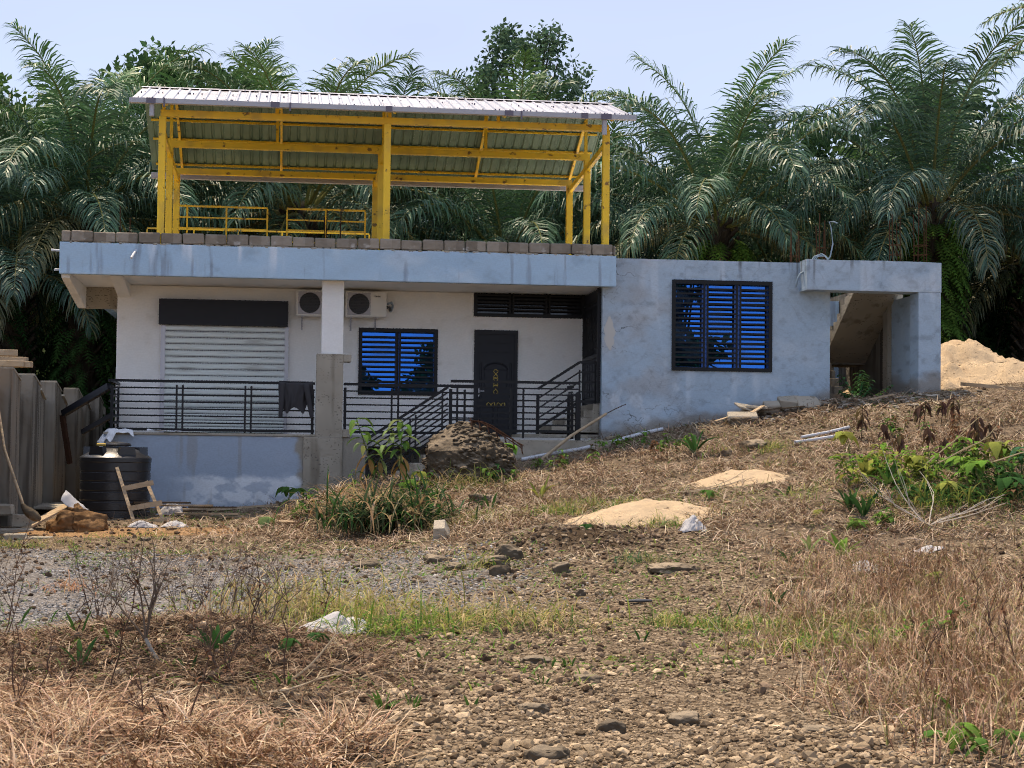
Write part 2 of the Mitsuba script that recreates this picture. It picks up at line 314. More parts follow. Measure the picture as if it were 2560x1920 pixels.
def m_orange(x, y, e=np.exp): return 1.2 * G(x, y, -2.0, 28.4, 1.7, .7, e) + 1.2 * G(x, y, -3.5, 28.4, .9, .7, e)
def m_dry(x, y, e=np.exp):
    return (1.5 * G(x, y, -1.8, 9.5, 1.5, 1.45, e) + .8 * G(x, y, -.2, 9.3, .7, 1.0, e) + 1.3 * G(x, y, 4.95, 10.6, 1.25, 3.0, e) + 1.3 * G(x, y, 6.2, 14.6, 1.5, 3.4, e)
            + .9 * G(x, y, 7.2, 19, 1.4, 1.4, e) + 1.1 * G(x, y, 6.9, 23, 1.3, 1.7, e) + 1.0 * G(x, y, 9.8, 26, 2.6, 4., e) + 1.2 * G(x, y, 3.4, 27.6, 1.9, 2.4, e) + 1.2 * G(x, y, 1.2, 27.6, 1.6, 1.6, e)
            + .8 * G(x, y, 6.2, 30.5, 1.9, 2.0, e) + .7 * G(x, y, 2.6, 25, 1.2, 1.0, e) + .6 * G(x, y, 12, 30, 2, 2, e))
def m_dark(x, y, e=np.exp): return 1.7 * G(x, y, -.9, 13.4, 1.5, 1.5, e) + .9 * G(x, y, 3.9, 22.9, 1.2, .8, e) + .7 * G(x, y, 9.6, 32.5, 1.6, .8, e)
def rough(X, Y):
    P = np.stack([X, Y, np.zeros_like(X)], -1)
    far = np.clip((np.asarray(Y) - 40) / 20, 0, 1)
    r = .09 * (meshkit.fbm(P * .9, 3, 1) - .5) + .07 * (meshkit.fbm(P * 3.1, 3, 2) - .5)
    clod = meshkit.fbm(P * 9., 3, 3)
    amp = .03 + .12 * np.clip(m_dark(X, Y), 0, 1) + .05 * np.clip(G(X, Y, 1.35, 28.4, 1.6, 1.4), 0, 1)
    s = np.clip(m_sand(X, Y), 0, 1)
    return (r * (1 - .4 * s) + (clod - .5) * amp * (1 - .8 * s)) * (1 - far)
def gz(X, Y):
    X = np.asarray(X, float); Y = np.asarray(Y, float)
    return height0(X, Y) + rough(X, Y)

def axis_steps(*segs):
    out = [segs[0][0]]
    for a, b, d0, d1 in segs:
        x = a
        while x < b - 1e-6:
            t = (x - a) / (b - a); x = min(b, x + d0 + (d1 - d0) * t); out.append(x)
    return np.array(out)
gx = axis_steps((-300, -30, 40, 8), (-30, -5, 3, .3), (-5, 14, .05, .07), (14, 40, .2, 3), (40, 300, 8, 40))
gy = axis_steps((-60, 0, 10, 1), (0, 8.6, .8, .1), (8.6, 18, .026, .045), (18, 34, .045, .09), (34, 46, .1, 1), (46, 400, 2, 40))
GX, GY = np.meshgrid(gx, gy, indexing='ij')
GZ = gz(GX, GY)
nx, ny = GX.shape
idx = np.arange(nx * ny).reshape(nx, ny)
q = np.stack([idx[:-1, :-1], idx[1:, :-1], idx[1:, 1:], idx[:-1, 1:]], -1).reshape(-1, 4)
gmesh = (np.stack([GX, GY, GZ], -1).reshape(-1, 3), np.vstack([q[:, [0, 1, 2]], q[:, [0, 2, 3]]]))
def f_ground(p, n, uv):
    x, y = p.x, p.y
    e = dr.exp
    big = fbm(x * 1.1, y * 1.1, 0.5, 4); fine = fbm(x * 14, y * 14, 1.5, 3)
    col = mix((0.085, 0.059, 0.037), (0.215, 0.157, 0.103), fbm(x * 2.3, y * 2.3, 3.0, 4))
    d1, d2, rnd = voronoi(x * 15 + fine, y * 15)
    peb = smoothstep(0.05, 0.25, d2 - d1)
    col = mix(col * 0.6, mix((0.17, 0.127, 0.085), (0.39, 0.305, 0.21), rnd), peb * 0.75)
    edge = (big - 0.5) * 1.1 + (fine - 0.5) * 0.5
    dry = smoothstep(0.25, 0.75, m_dry(x, y, e) + edge)
    col = mix(col, mix((0.10, 0.075, 0.052), (0.24, 0.18, 0.125), fine), dry * 0.6)
    dark = smoothstep(0.3, 0.8, m_dark(x, y, e) + edge)
    col = mix(col, mix((0.03, 0.021, 0.014), (0.095, 0.068, 0.044), fine), dark * 0.95)
    a1, a2, ar = voronoi(x * 24, y * 24)
    gcol = mix((0.15, 0.143, 0.135), (0.34, 0.325, 0.31), ar) * (0.45 + 0.55 * smoothstep(0.0, 0.22, a2 - a1))
    grey = smoothstep(0.25, 0.85, m_grey(x, y, e) + edge * 1.1)
    col = mix(col, gcol, grey * 0.75)
    org = smoothstep(0.35, 0.75, m_orange(x, y, e) + edge * 0.6)
    col = mix(col, mix((0.30, 0.165, 0.075), (0.42, 0.27, 0.14), fine), org * 0.8)
    sand = smoothstep(0.38, 0.7, m_sand(x, y, e) + edge * 0.35)
    scol = mix((0.37, 0.28, 0.18), (0.48, 0.37, 0.245), fbm(x * 2.5, y * 2.5, 9.0, 4))
    scol = mix(scol, (0.15, 0.10, 0.06), smoothstep(0.80, 0.9, noise(x * 16, y * 16, 2.0)) * 0.8)
    col = mix(col, scol, sand)
    far = smoothstep(36.0, 44.0, y) * (1 - smoothstep(0.3, 0.6, m_sand(x, y, e)))
    return mix(col, (0.035, 0.045, 0.02), far)
def f_groundbump(p, n, uv):
    d1, d2, r = voronoi(p.x * 15, p.y * 15)
    return smoothstep(0.0, 0.4, d2 - d1) * 0.012 + fbm(p.x * 40, p.y * 40, 0.0, 3) * 0.012
scene['mat_ground_soil'] = bumped(diffuse(f_ground), f_groundbump)
structure('ground', 'rough brown ground of soil, gravel and sand rising to the right', gmesh, 'ground_soil', smooth=True)

# ------------------------------------------------------------------ the house
H = thing('house', 'single storey grey blue and white concrete house with a flat roof, porch and side stairwell', 'house')
YW, YP, YF = 35.5, 33.6, 33.3
part(H, 'wall', cutbox(-3.31, 5.9, YW, YW + .2, .5, 4.88, [(1.39, 2.91, YW - 1, YW + 1, 2.84, 4.12), (3.66, 4.52, YW - 1, YW + 1, 1.98, 4.14), (3.64, 5.88, YW - 1, YW + 1, 4.42, 4.98), (-2.45, -.02, YW - 1, YW + 1, 2.0, 4.2)]),
     'white_paint', label='white rendered front wall in the shade of the porch')
part(H, 'wall', bx(-3.31, -3.11, YW + .202, 44, .3, 4.88), 'white_paint', label='white left side wall')
part(H, 'wall', bx(-3.31, 12.0, 44.0, 44.2, .3, 5.2), 'white_paint')
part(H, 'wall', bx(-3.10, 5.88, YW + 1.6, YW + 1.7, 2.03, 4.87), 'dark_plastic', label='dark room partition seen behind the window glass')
part(H, 'pier', rounded(.30, 1.02, YP - .055, YP - .004, .1, 1.955, .006), 'concrete', label='raw concrete pier running from the pillar down to the ground')
part(H, 'base_wall', bx(-3.33, 1.5, YP, YP + .2, .1, 1.955), 'base_paint', label='flaking grey blue base wall below the porch railing')
part(H, 'base_wall', bx(-3.33, -3.13, YP + .202, 44, .1, 1.95), 'base_paint')
part(H, 'porch_floor', cutbox(-3.32, 5.89, YP + .202, YW - .003, 1.80, 2.0, []), 'pale_concrete')  # floor made pale to bounce light onto the porch wall
part(H, 'porch_edge', rounded(-3.34, 1.16, YP - .03, YP + .2, 1.957, 2.004, .008), 'concrete')
# roof slab, fascia, beams
part(H, 'roof_slab', bx(-4.14, 6.09, YF + .16, 44.3, 4.89, 5.42), 'white_paint')
part(H, 'roof_slab', bx(6.092, 10.34, YP + .203, 44.3, 4.89, 5.40), 'white_paint')
def wavy_fascia(x0, x1, y0, y1, z0, z1, amp=.012):
    n = 80
    xs = np.linspace(x0, x1, n); rg = np.random.default_rng(4)
    zt = z1 + amp * (meshkit.fbm(np.stack([xs * 3, xs * 0, xs * 0], -1), 4, 9) - .6) * 2
    v = []
    for x, z in zip(xs, zt): v += [[x, y0, z0], [x, y0 - .003, z0 + .02], [x, y0, z], [x, y1, z], [x, y1, z0]]
    f = []
    for i in range(n - 1):
        a, b = i * 5, (i + 1) * 5
        for k in range(5): f.append([a + k, b + k, b + (k + 1) % 5, a + (k + 1) % 5])
    f = [[q[0], q[1], q[2]] for q in f] + [[q[0], q[2], q[3]] for q in f]
    e = (n - 1) * 5
    f += [[0, 2, 1], [0, 3, 2], [0, 4, 3], [e, e + 1, e + 2], [e, e + 2, e + 3], [e, e + 3, e + 4]]
    return np.array(v), np.array(f)
part(H, 'fascia', wavy_fascia(-4.15, 6.1, YF, YF + .157, 4.86, 5.435), 'blue_paint', label='streaked light blue roof edge beam over the porch')
part(H, 'fascia', bx(-4.155, -4.0, YF + .16, 44.3, 4.87, 5.43), 'blue_paint')
part(H, 'beam', prism([(YF + .165, 4.886), (36.2, 4.886), (36.2, 4.47), (36.1, 4.47), (YF + .165, 4.80)], 0, -4.13, -3.98), 'white_paint', label='tapered grey beam under the left roof overhang')
part(H, 'beam', bx(-4.13, -3.312, 36.203, 36.4, 4.47, 4.887), 'concrete', label='grey cross beam under the left roof overhang')
part(H, 'beam', prism([(YF + .5, 4.886), (YW - .003, 4.886), (YW - .003, 4.64)], 0, -3.30, -3.06), 'white_paint')
for i in range(27):
    rg = np.random.default_rng(100 + i)
    x0 = -4.13 + (0 if i == 0 else .17 + .4 * (i - 1)); x1 = min(-4.13 + .17 + .4 * i, 6.1)
    if x1 - x0 < .05: continue
    dz = rg.uniform(-.012, .012); v, f = rounded(x0 + .007, x1 - .007, YF + .01 + rg.uniform(-.012, .02), YF + .17, 5.452, 5.643 + dz, .018)
    c = v.mean(0); v = (v - c) @ rot([0, 1, 0], rg.uniform(-1, 1)).T + c
    v += (meshkit.noise(v * 9, i)[:, None] - .5) * .012
    part(H, 'parapet_block', (v, f), 'block')
m = MB(); rg = np.random.default_rng(8)
for i in range(240):
    x = rg.uniform(-4.1, 6.05); s = rg.uniform(.012, .03)
    v, f = rounded(x - s * rg.uniform(1, 2.5), x + s * 1.5, YF + .0 + rg.uniform(-.004, .03), YF + .1, 5.415, 5.44 + rg.uniform(.0, .022), .006); m.add(v, f)
part(H, 'mortar', m, 'concrete', kind='stuff', label='crumbs of mortar bedding below the parapet blocks')
part(H, 'deck', bx(-3.95, 6.08, YF + .18, 44.2, 5.425, 5.445), 'concrete')
for pts in ([(-4.1, YF + .5, 5.33), (-4.36, YF + .45, 5.33)], [(-4.1, YF + .6, 5.0), (-4.3, YF + .5, 4.97)], [(-2.78, YF + .1, 5.36), (-2.84, YF - .38, 5.13)]):
    part(H, 'drain_pipe', MB().tube(pts, .022, 10), 'pvc', smooth=30)
# pillar
part(H, 'pillar', rounded(.605, 1.01, YP + .02, YP + .42, 3.5, 4.888, .008), 'white_paint', label='white upper part of the porch pillar')
part(H, 'pillar_base', cutbox(.52, 1.015, YP - .05, YP + .43, 1.958, 3.5, []), 'concrete', label='raw concrete lower part of the porch pillar')
part(H, 'pillar_cap', rounded(1.016, 1.16, YP - .045, YP + .3, 3.36, 3.498, .006), 'concrete')
part(H, 'pillar_foot', rounded(1.017, 1.15, YP - .045, YP + .3, 1.958, 2.105, .006), 'concrete')
# roller shutter
S = part(H, 'shutter', bx(-2.50, -.02, YW - .2, YW - .004, 4.12, 4.615), 'charcoal_metal', label='dark housing of the roller shutter')
for k in range(17):
    z0, z1 = 2.03 + k * .1235, 2.03 + (k + 1) * .1235
    pr = [(YW - .02, z0 + .004), (YW - .046, z0 + .007), (YW - .058, z0 + .028), (YW - .058, z0 + .088), (YW - .046, z0 + .113), (YW - .02, z0 + .116)]
    v = np.array([[x, y, min(z, 4.118)] for x in (-2.38, -.07) for y, z in pr]); n = len(pr)
    f = [[i, i + n, i + n + 1, i + 1] for i in range(n - 1)]
    part(S, 'slat', (v, np.array(f)), 'shutter_zinc')
part(S, 'backing', bx(-2.37, -.08, YW - .012, YW + .0, 2.036, 4.11), 'gutter_tape')
part(S, 'guide', bx(-2.46, -2.375, YW - .08, YW + .02, 2.0, 4.118), 'zinc'); part(S, 'guide', bx(-.075, -.005, YW - .08, YW + .02, 2.0, 4.118), 'zinc')
part(S, 'bottom_bar', bx(-2.37, -.08, YW - .07, YW - .008, 1.99, 2.032), 'black_metal')
# windows with burglar bars
def barred_window(x0, x1, z0, z1, y, npan, nbar, glass, alu, label):
    W = part(H, 'window', bx(x0 + .01, x1 - .01, y + .16, y + .17, z0 + .01, z1 - .01), 'dark_plastic', label=label)
    w = (x1 - x0) / npan
    for k in range(npan):
        a, b = x0 + k * w, x0 + (k + 1) * w; o = .012 * (k % 2)
        part(W, 'pane', bx(a + .05, b - .05, y + .12 + o, y + .126 + o, z0 + .06, z1 - .05), glass)
        s = MB()
        for r in ((a + .012, a + .052, z0 + .02, z1 - .02), (b - .052, b - .012, z0 + .02, z1 - .02)): s.box(r[0], r[1], y + .112 + o, y + .135 + o, r[2], r[3])
        s.box(a + .053, b - .053, y + .112 + o, y + .135 + o, z0 + .02, z0 + .06); s.box(a + .053, b - .053, y + .112 + o, y + .135 + o, z1 - .05, z1 - .02)
        part(W, 'sash', s, alu)
    f = MB()
    f.box(x0 - .02, x0 + .05, y - .035, y - .004, z0 - .02, z1 + .02); f.box(x1 - .05, x1 + .02, y - .035, y - .004, z0 - .02, z1 + .02)
    f.box(x0 + .051, x1 - .051, y - .034, y - .004, z1 - .055, z1 + .02); f.box(x0 + .051, x1 - .051, y - .034, y - .004, z0 - .02, z0 + .05)
    part(W, 'bar_frame', f, 'black_metal')
    for k in range(1, npan):
        xx = x0 + k * w
        for s in (-1, 1): part(W, 'mullion', bx(xx + s * .035 - .016, xx + s * .035 + .016, y - .033, y - .003, z0 + .051, z1 - .056), 'black_metal')
    zz = np.linspace(z0 + .05, z1 - .055, nbar + 2)[1:-1]
    for z in zz:
        for k in range(npan):
            a = x0 + k * w + (.052 if k else .051); b = x0 + (k + 1) * w - .052
            part(W, 'bar', bx(a, b, y - .030, y - .012, z - .017, z + .017), 'black_metal')
    return W
barred_window(1.39, 2.91, 2.84, 4.12, YW, 2, 11, 'blue_glass', 'blue_alu', 'blue mirrored two pane window behind black bars on the porch')
barred_window(7.26, 9.18, 3.33, 5.03, YP, 3, 16, 'blue_glass', 'blue_alu', 'blue mirrored three pane window behind black bars in the right wing')
barred_window(3.66, 5.86, 4.43, 4.965, YW, 3, 5, 'dark_glass', 'charcoal_metal', 'wide low dark window above the front door')
# front door
D = part(H, 'door', bx(3.70, 4.48, YW - .01, YW + .04, 2.0, 4.09), 'charcoal_metal', label='dark panelled front door with gold scroll ornaments')
f = MB().box(3.655, 3.72, YW - .045, YW - .012, 1.985, 4.145).box(4.46, 4.525, YW - .045, YW - .012, 1.985, 4.145).box(3.721, 4.459, YW - .044, YW - .012, 4.06, 4.145).box(3.721, 4.459, YW - .03, YW - .012, 3.70, 3.74).box(3.721, 4.459, YW - .03, YW - .012, 3.88, 3.90)
part(D, 'frame', f, 'charcoal_metal')
for (a, b, c, d) in ((3.78, 4.05, 2.12, 2.62), (4.13, 4.40, 2.12, 2.62), (3.86, 4.32, 2.98, 3.36), (3.77, 3.81, 2.75, 3.5), (4.37, 4.41, 2.75, 3.5)):
    part(D, 'panel', rounded(a, b, YW - .03, YW - .008, c, d, .012), 'charcoal_metal')
ar = [(4.09 + .23 * math.cos(t), YW - .02, 3.36 + .13 * math.sin(t)) for t in np.linspace(math.pi, 0, 13)]
part(D, 'arch_moulding', MB().tube(ar, .018, 6), 'charcoal_metal', smooth=40)
def scroll(cx, cz, s, vert):
    t = np.linspace(0, 2 * np.pi, 22); a, b = np.sin(2 * t) * .045 * s, np.sin(t) * .085 * s
    m = MB()
    for k in (0, 1, 2) if vert else (0,):
        x, z = (cx + a, cz + b - k * .15 * s) if vert else (cx + b, cz + a)
        m.tube(np.stack([x, np.full_like(x, YW - .04), z], -1), .0075, 5)
    return m
part(D, 'ornament', scroll(4.09, 3.27, 1.0, True), 'gold', smooth=True, label='gold vertical scroll ornament')
part(D, 'ornament', scroll(4.0, 2.66, .95, False), 'gold', smooth=True); part(D, 'ornament', scroll(4.2, 2.66, .95, False), 'gold', smooth=True)
part(D, 'handle', MB().box(3.745, 3.765, YW - .05, YW - .01, 2.82, 2.98).bar((3.755, YW - .055, 2.93), (3.86, YW - .055, 2.93), .016), 'zinc')
part(H, 'doorstep', rounded(3.6, 4.6, YW - .3, YW - .012, 2.002, 2.03, .006), 'concrete')
# landing, front stair, side stair
part(H, 'landing', rounded(2.95, 5.88, 32.45, YP - .004, 1.2, 1.945, .01), 'concrete', label='bare concrete landing in front of the door')
for k in range(6):
    part(H, 'stair_step', rounded(1.45 + .25 * k, 1.70 + .25 * k - .002 + (0 if k < 5 else .0), 32.5, YP - .034, .6, 1.05 + .15 * k, .008), 'concrete')
for i, (a, z) in enumerate([(4.38, 2.07), (4.98, 2.25), (5.24, 2.39), (5.60, 2.53)]):
    part(H, 'side_step', rounded(a, 5.885, YP + .206, YW - .02, 2.002 if i == 0 else z - .14, z, .006), 'concrete')
part(H, 'threshold', rounded(5.78, 5.895, YP + .25, YW - .02, 2.532, 2.66, .006), 'concrete')
# gate in the side of the wing
Gt = part(H, 'gate', bx(5.86, 5.885, 33.74, 35.45, 2.68, 4.86), 'charcoal_metal', label='dark steel gate in the side of the right wing')
for k in range(12):
    y = 33.82 + k * .14
    part(Gt, 'bar', bx(5.835, 5.858, y, y + .025, 3.62, 4.55), 'black_metal')
    if k < 11 and k % 2 == 0: part(Gt, 'panel', rounded(5.838, 5.858, y + .02, y + .2, 2.8, 3.5, .006), 'charcoal_metal')
part(Gt, 'frame', MB().box(5.825, 5.857, 33.72, 33.79, 2.67, 4.87).box(5.825, 5.857, 35.40, 35.47, 2.67, 4.87).box(5.826, 5.856, 33.791, 35.399, 3.54, 3.60).box(5.826, 5.856, 33.791, 35.399, 4.60, 4.66), 'black_metal')
# railings
def rail(name_label, pts, nb, tall=.92, posts=(), tw=.06, bw=.023, extra=()):
    """pts: polyline of the rail foot"""
    R = None; pts = [np.array(p, float) for p in pts]; up = np.array([0, 0, 1.0])
    for a, b in zip(pts[:-1], pts[1:]):
        t = MB().bar(a + up * tall, b + up * tall, tw, tw * .8)
        R = R or part(H, 'railing', t, 'black_metal', label=name_label)
        if t.v and R and a is not pts[0]: part(R, 'top_rail', t, 'black_metal')
        part(R, 'bottom_rail', MB().bar(a + up * .03, b + up * .03, .045, .05), 'black_metal')
        for k in range(nb):
            h = .03 + (tall - .03) * (k + 1) / (nb + 1)
            part(R, 'bar', MB().bar(a + up * h, b + up * h, bw, bw * 1.2), 'black_metal')
    for p, w in posts:
        p = np.array(p, float); part(R, 'post', MB().bar(p, p + up * (tall - .025), w, w), 'black_metal')
    return R
rail('black railing of horizontal bars on the left porch', [(-3.23, YP + .06, 2.03), (.5, YP + .06, 2.03)], 6, .92,
     [((-3.2, YP + .06, 1.97), .05), ((-2.03, YP + .06, 1.99), .034), ((-1.92, YP + .06, 1.99), .034), ((-.78, YP + .06, 1.99), .034), ((-.67, YP + .06, 1.99), .034), ((.46, YP + .06, 1.95), .05)])
rail('black railing returning along the left end of the porch', [(-3.25, YP + .1, 2.03), (-3.25, YW - .02, 2.03)], 6, .92, [((-3.25, YW - .06, 1.99), .04)])
rail('black railing between the pillar and the front door', [(1.03, YP + .06, 2.03), (3.55, YP + .06, 2.03)], 6, .92, [((1.06, YP + .06, 1.99), .05), ((1.93, YP + .06, 1.99), .035), ((2.05, YP + .06, 1.99), .035), ((3.3, YP + .06, 1.99), .04)])
rail('black railing along the front of the landing', [(2.93, 32.5, 2.07), (5.27, 32.5, 2.07)], 7, .92, [((2.93, 32.5, 1.95), .055), ((4.03, 32.5, 1.97), .035), ((4.26, 32.5, 1.97), .035), ((5.27, 32.5, 1.9), .09), ((3.05, 32.5, 1.97), .035)])
rail('short black return railing at the right end of the landing', [(5.17, 32.56, 2.07), (5.17, 33.0, 2.07)], 7, .86, [((5.17, 32.58, 1.97), .05), ((5.17, 32.98, 1.97), .05)])
rail('sloping black handrail of the front stair', [(1.43, 32.5, 1.10), (2.88, 32.5, 2.06)], 7, .82, [((1.43, 32.5, .8), .05), ((2.2, 32.5, 1.5), .03), ((2.3, 32.5, 1.57), .03), ((2.78, 32.5, 1.97), .03), ((1.9, 32.5, 1.3), .03)])
rail('rising black handrail beside the side steps', [(4.72, 33.9, 2.15), (5.52, 33.9, 2.67), (5.83, 33.9, 2.67)], 3, .78, [((4.72, 33.9, 2.07), .055), ((5.52, 33.9, 2.55), .03), ((5.83, 33.9, 2.66), .04)])
# right wing
part(H, 'wing_wall', cutbox(5.9, 10.35, YP, YP + .2, 1.0, 5.43, [(7.26, 9.18, YP - 1, YP + 1, 3.33, 5.03)]), 'wing_paint', label='weathered grey blue front wall of the right wing')
part(H, 'wing_wall', cutbox(5.9, 6.1, YP + .202, YW + .2, 1.0, 4.888, []), 'white_paint')
part(H, 'wing_wall', bx(10.15, 10.35, YP + .202, 44, 1.6, 5.42), 'wing_paint')
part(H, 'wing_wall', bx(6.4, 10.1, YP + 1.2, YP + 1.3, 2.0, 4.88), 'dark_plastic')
rg = np.random.default_rng(5)
pl = [(6.04 + .10 * math.cos(a) * (1 + .3 * rg.uniform(-1, 1)), 4.0 + (.29 if math.sin(a) > 0 else .31) * math.sin(a) * (1 + .15 * rg.uniform(-1, 1))) for a in np.linspace(0, 2 * np.pi, 26)[:-1]]
part(H, 'spalled_patch', prism([(x, z) for x, z in pl], 1, YP - .010, YP - .002), 'patch_plaster', label='pale filled patch near the corner of the right wing')  # light grey plaster, its own colour
# stairwell portal
def rough_top(x0, x1, y0, y1, z0, z1): return wavy_fascia(x0, x1, y0, y1, z0, z1, .012)
part(H, 'portal_beam', rough_top(9.74, 12.39, 33.1, YP - .003, 4.87, 5.45), 'wing_paint', label='deep blue grey lintel over the stairwell opening')
part(H, 'portal_beam', bx(10.352, 12.38, YP, YP + .05, 4.90, 5.40), 'concrete')
part(H, 'portal_column', rounded(11.94, 12.385, 33.103, YP - .01, 1.8, 4.868, .008), 'wing_paint')
part(H, 'portal_column', bx(12.06, 12.384, YP - .008, 35.0, 1.8, 4.868), 'wing_paint')
part(H, 'portal_column', bx(11.98, 12.3, 35.003, 35.3, 1.8, 5.0), 'concrete')
part(H, 'stairwell_wall', cutbox(12.1, 12.3, 35.302, 40, 1.8, 5.3, [(12, 13, 36.1, 37.1, 4.1, 4.85)]), 'fence_and_shade_concrete', label='bare side wall of the stairwell with an openwork vent')  # darker concrete: the shade inside the stairwell put into the colour
Vn = part(H, 'vent', MB().box(12.16, 12.2, 36.1, 36.13, 4.1, 4.85).box(12.16, 12.2, 36.42, 36.45, 4.1, 4.85).box(12.16, 12.2, 36.75, 36.78, 4.1, 4.85), 'concrete')
for k in range(5): part(Vn, 'slat', bx(12.13, 12.158, 36.1, 37.1, 4.2 + .13 * k, 4.235 + .13 * k), 'concrete')
part(H, 'stairwell_wall', cutbox(10.36, 12.09, 38.6, 38.8, 1.8, 5.17, [(11.5, 12.0, 38, 39, 3.6, 4.62)]), 'blue_paint', label='blue painted rear wall of the stairwell')
Lv = part(H, 'louvre', MB().box(11.5, 11.53, 38.66, 38.7, 3.6, 4.62).box(11.97, 12.0, 38.66, 38.7, 3.6, 4.62), 'concrete')
for k in range(7): part(Lv, 'slat', bx(11.532, 11.968, 38.62, 38.74, 3.65 + .14 * k, 3.70 + .14 * k), 'concrete')
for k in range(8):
    part(H, 'inner_step', rounded(10.353, 10.955 + .01 * k, 34.2 + .28 * k, 34.48 + .28 * k - (.002 if k < 7 else 0), 2.2, 2.79 + .165 * k, .006), 'fence_and_shade_concrete')  # dark tone stands in for shade on the steps
part(H, 'inner_landing', bx(10.353, 12.08, 36.755, 37.9, 3.66, 3.86), 'fence_and_shade_concrete')  # landing darkened likewise, shade put into the colour
# upper flight, rising towards the front; its soffit shows through the opening
top, y0, z = [(36.75, 3.70), (36.75, 3.86)], 36.75, 3.86
for k in range(10):
    z += .156; top.append((y0, z)); y0 -= .25; top.append((y0, z))
part(H, 'upper_flight', prism(top + [(34.25, 5.24)], 0, 11.16, 12.095), 'concrete', label='concrete stair flight seen from below through the opening')
part(H, 'stairwell_roof', bx(10.353, 12.09, YP + .052, 34.245, 5.2, 5.40), 'concrete')
part(H, 'stairwell_floor', bx(10.353, 12.05, YP + .1, 38.6, 2.0, 2.62), 'concrete')

# ------------------------------------------------------------------ steel shelter on the roof
Pv = thing('roof_shelter', 'yellow steel shelter with grey ribbed metal roof standing on the flat roof', 'roof shelter')
PX, PY = (-2.40, 1.79, 5.99), (33.9, 36.1, 38.4)
zt = {33.9: 7.895, 36.1: 7.70, 38.4: 7.52}
for x in PX:
    for y in PY: part(Pv, 'post', rounded(x - .065, x + .065, y - .065, y + .065, 5.446, zt[y], .006), 'yellow_paint')
for y in PY:
    z = zt[y]; b = MB().box(-2.44, 6.04, y - .05, y + .05, z + .022, z + .125).box(-2.44, 6.04, y - .062, y + .062, z + .002, z + .021)
    part(Pv, 'beam', b, 'yellow_paint')
for x in PX:
    part(Pv, 'tie_beam', MB().bar((x + .004, 33.965, 7.64), (x + .004, 38.335, 7.42), .07, .12), 'yellow_paint')
def roofz(y): return 8.12 + (y - 33.42) * (.75 / 2.68) if y < 36.1 else 8.87 - (y - 36.1) * (1.2 / 2.85)
for x in (-2.38, -.29, 1.83, 3.9, 5.96):
    part(Pv, 'king_strut', MB().bar((x, 36.1, zt[36.1] + .125), (x, 36.1, 8.76), .06), 'yellow_paint')
    part(Pv, 'strut', MB().bar((x, 33.9, 8.02), (x, 33.9, roofz(33.9) - .08), .06), 'yellow_paint')
    part(Pv, 'rafter', MB().bar((x + .07, 33.45, roofz(33.45) - .075), (x + .07, 36.08, roofz(36.08) - .085), .05, .07), 'yellow_paint')
    part(Pv, 'rafter', MB().bar((x + .07, 36.12, roofz(36.12) - .085), (x + .07, 38.8, roofz(38.8) - .075), .05, .07), 'yellow_paint')
for y in (33.6, 34.8, 35.9, 36.4, 37.1, 37.75, 38.65):
    part(Pv, 'purlin', bx(-2.86, 6.36, y - .02, y + .02, roofz(y) - .052, roofz(y) - .012), 'yellow_paint')
def ribbed(x0, w, ya, yb, flip, under):
    """one sheet of ribbed roofing with four trapezoid ribs"""
    pr = []
    for k in range(4):
        a = x0 + w * k / 4
        pr += [(a, 0), (a + w * .145, 0), (a + w * .17, .022), (a + w * .21, .022), (a + w * .235, 0)]
    pr.append((x0 + w, 0)); n = len(pr); o = -.006 if under else 0
    v = np.array([[x, y, roofz(y + (1e-6 if ya >= 36.1 else -1e-6)) + h + o] for y in (ya, yb) for x, h in pr])
    return v, np.array([[i, i + 1, i + n + 1, i + n] for i in range(n - 1)])
for k in range(12):
    x0 = -2.95 + k * .7825; dy = .01 * (k % 3)
    for ya, yb in ((33.41 - dy * .6, 36.09), (36.11, 38.92 + dy)):
        a, b = ribbed(x0, .7815, ya, yb, 0, False), ribbed(x0, .7815, ya, yb, 0, True)
        R = part(Pv, 'roof_sheet', a, 'zinc'); part(R, 'underside', b, 'zinc_shade')  # second sheet coloured dark green for the shade and reflections underneath
rc = MB()
for k in range(4):
    x0 = -2.97 + k * 2.36
    v = np.array([[x, y, roofz(y) + .03 + .004 * (k % 2)] for x in (x0, x0 + 2.39) for y in (35.88, 36.1, 36.34)]); rc.add(v, [[0, 3, 4, 1], [1, 4, 5, 2]])
part(Pv, 'ridge_cap', rc, 'zinc')
part(Pv, 'gutter', MB().box(-2.97, 6.46, 33.27, 33.285, 8.03, 8.118).box(-2.97, 6.46, 33.287, 33.4, 8.03, 8.042).box(-2.97, -2.955, 33.287, 33.4, 8.043, 8.118).box(6.445, 6.46, 33.287, 33.4, 8.043, 8.118), 'gutter', label='grey gutter along the front edge of the shelter roof')
for x, w in ((-2.66, .17), (-.4, .16), (1.72, .12), (3.95, .16), (5.4, .13), (5.78, .2)):
    part(Pv, 'gutter_joint', bx(x, x + w, 33.258, 33.268, 8.02, 8.122), 'gutter_tape')
for x in (-2.35, -.06, 4.25): part(Pv, 'gutter_bracket', bx(x, x + .03, 33.25, 33.268, 7.96, 8.12), 'gutter_tape')
part(Pv, 'downpipe', MB().tube([(5.86, 33.36, 8.03), (5.86, 33.36, 7.74)], .05, 12), 'gutter', smooth=40)
part(Pv, 'downpipe', MB().tube([(-2.56, 33.36, 8.03), (-2.56, 33.36, 7.8)], .045, 12), 'gutter', smooth=40)
part(Pv, 'gutter', MB().box(-2.97, 6.46, 38.93, 38.945, 7.49, 7.63).box(-2.97, 6.46, 38.84, 38.928, 7.49, 7.503).box(-2.97, 6.46, 38.83, 38.842, 7.504, 7.60), 'gutter')
sc = MB(); rg = np.random.default_rng(12)
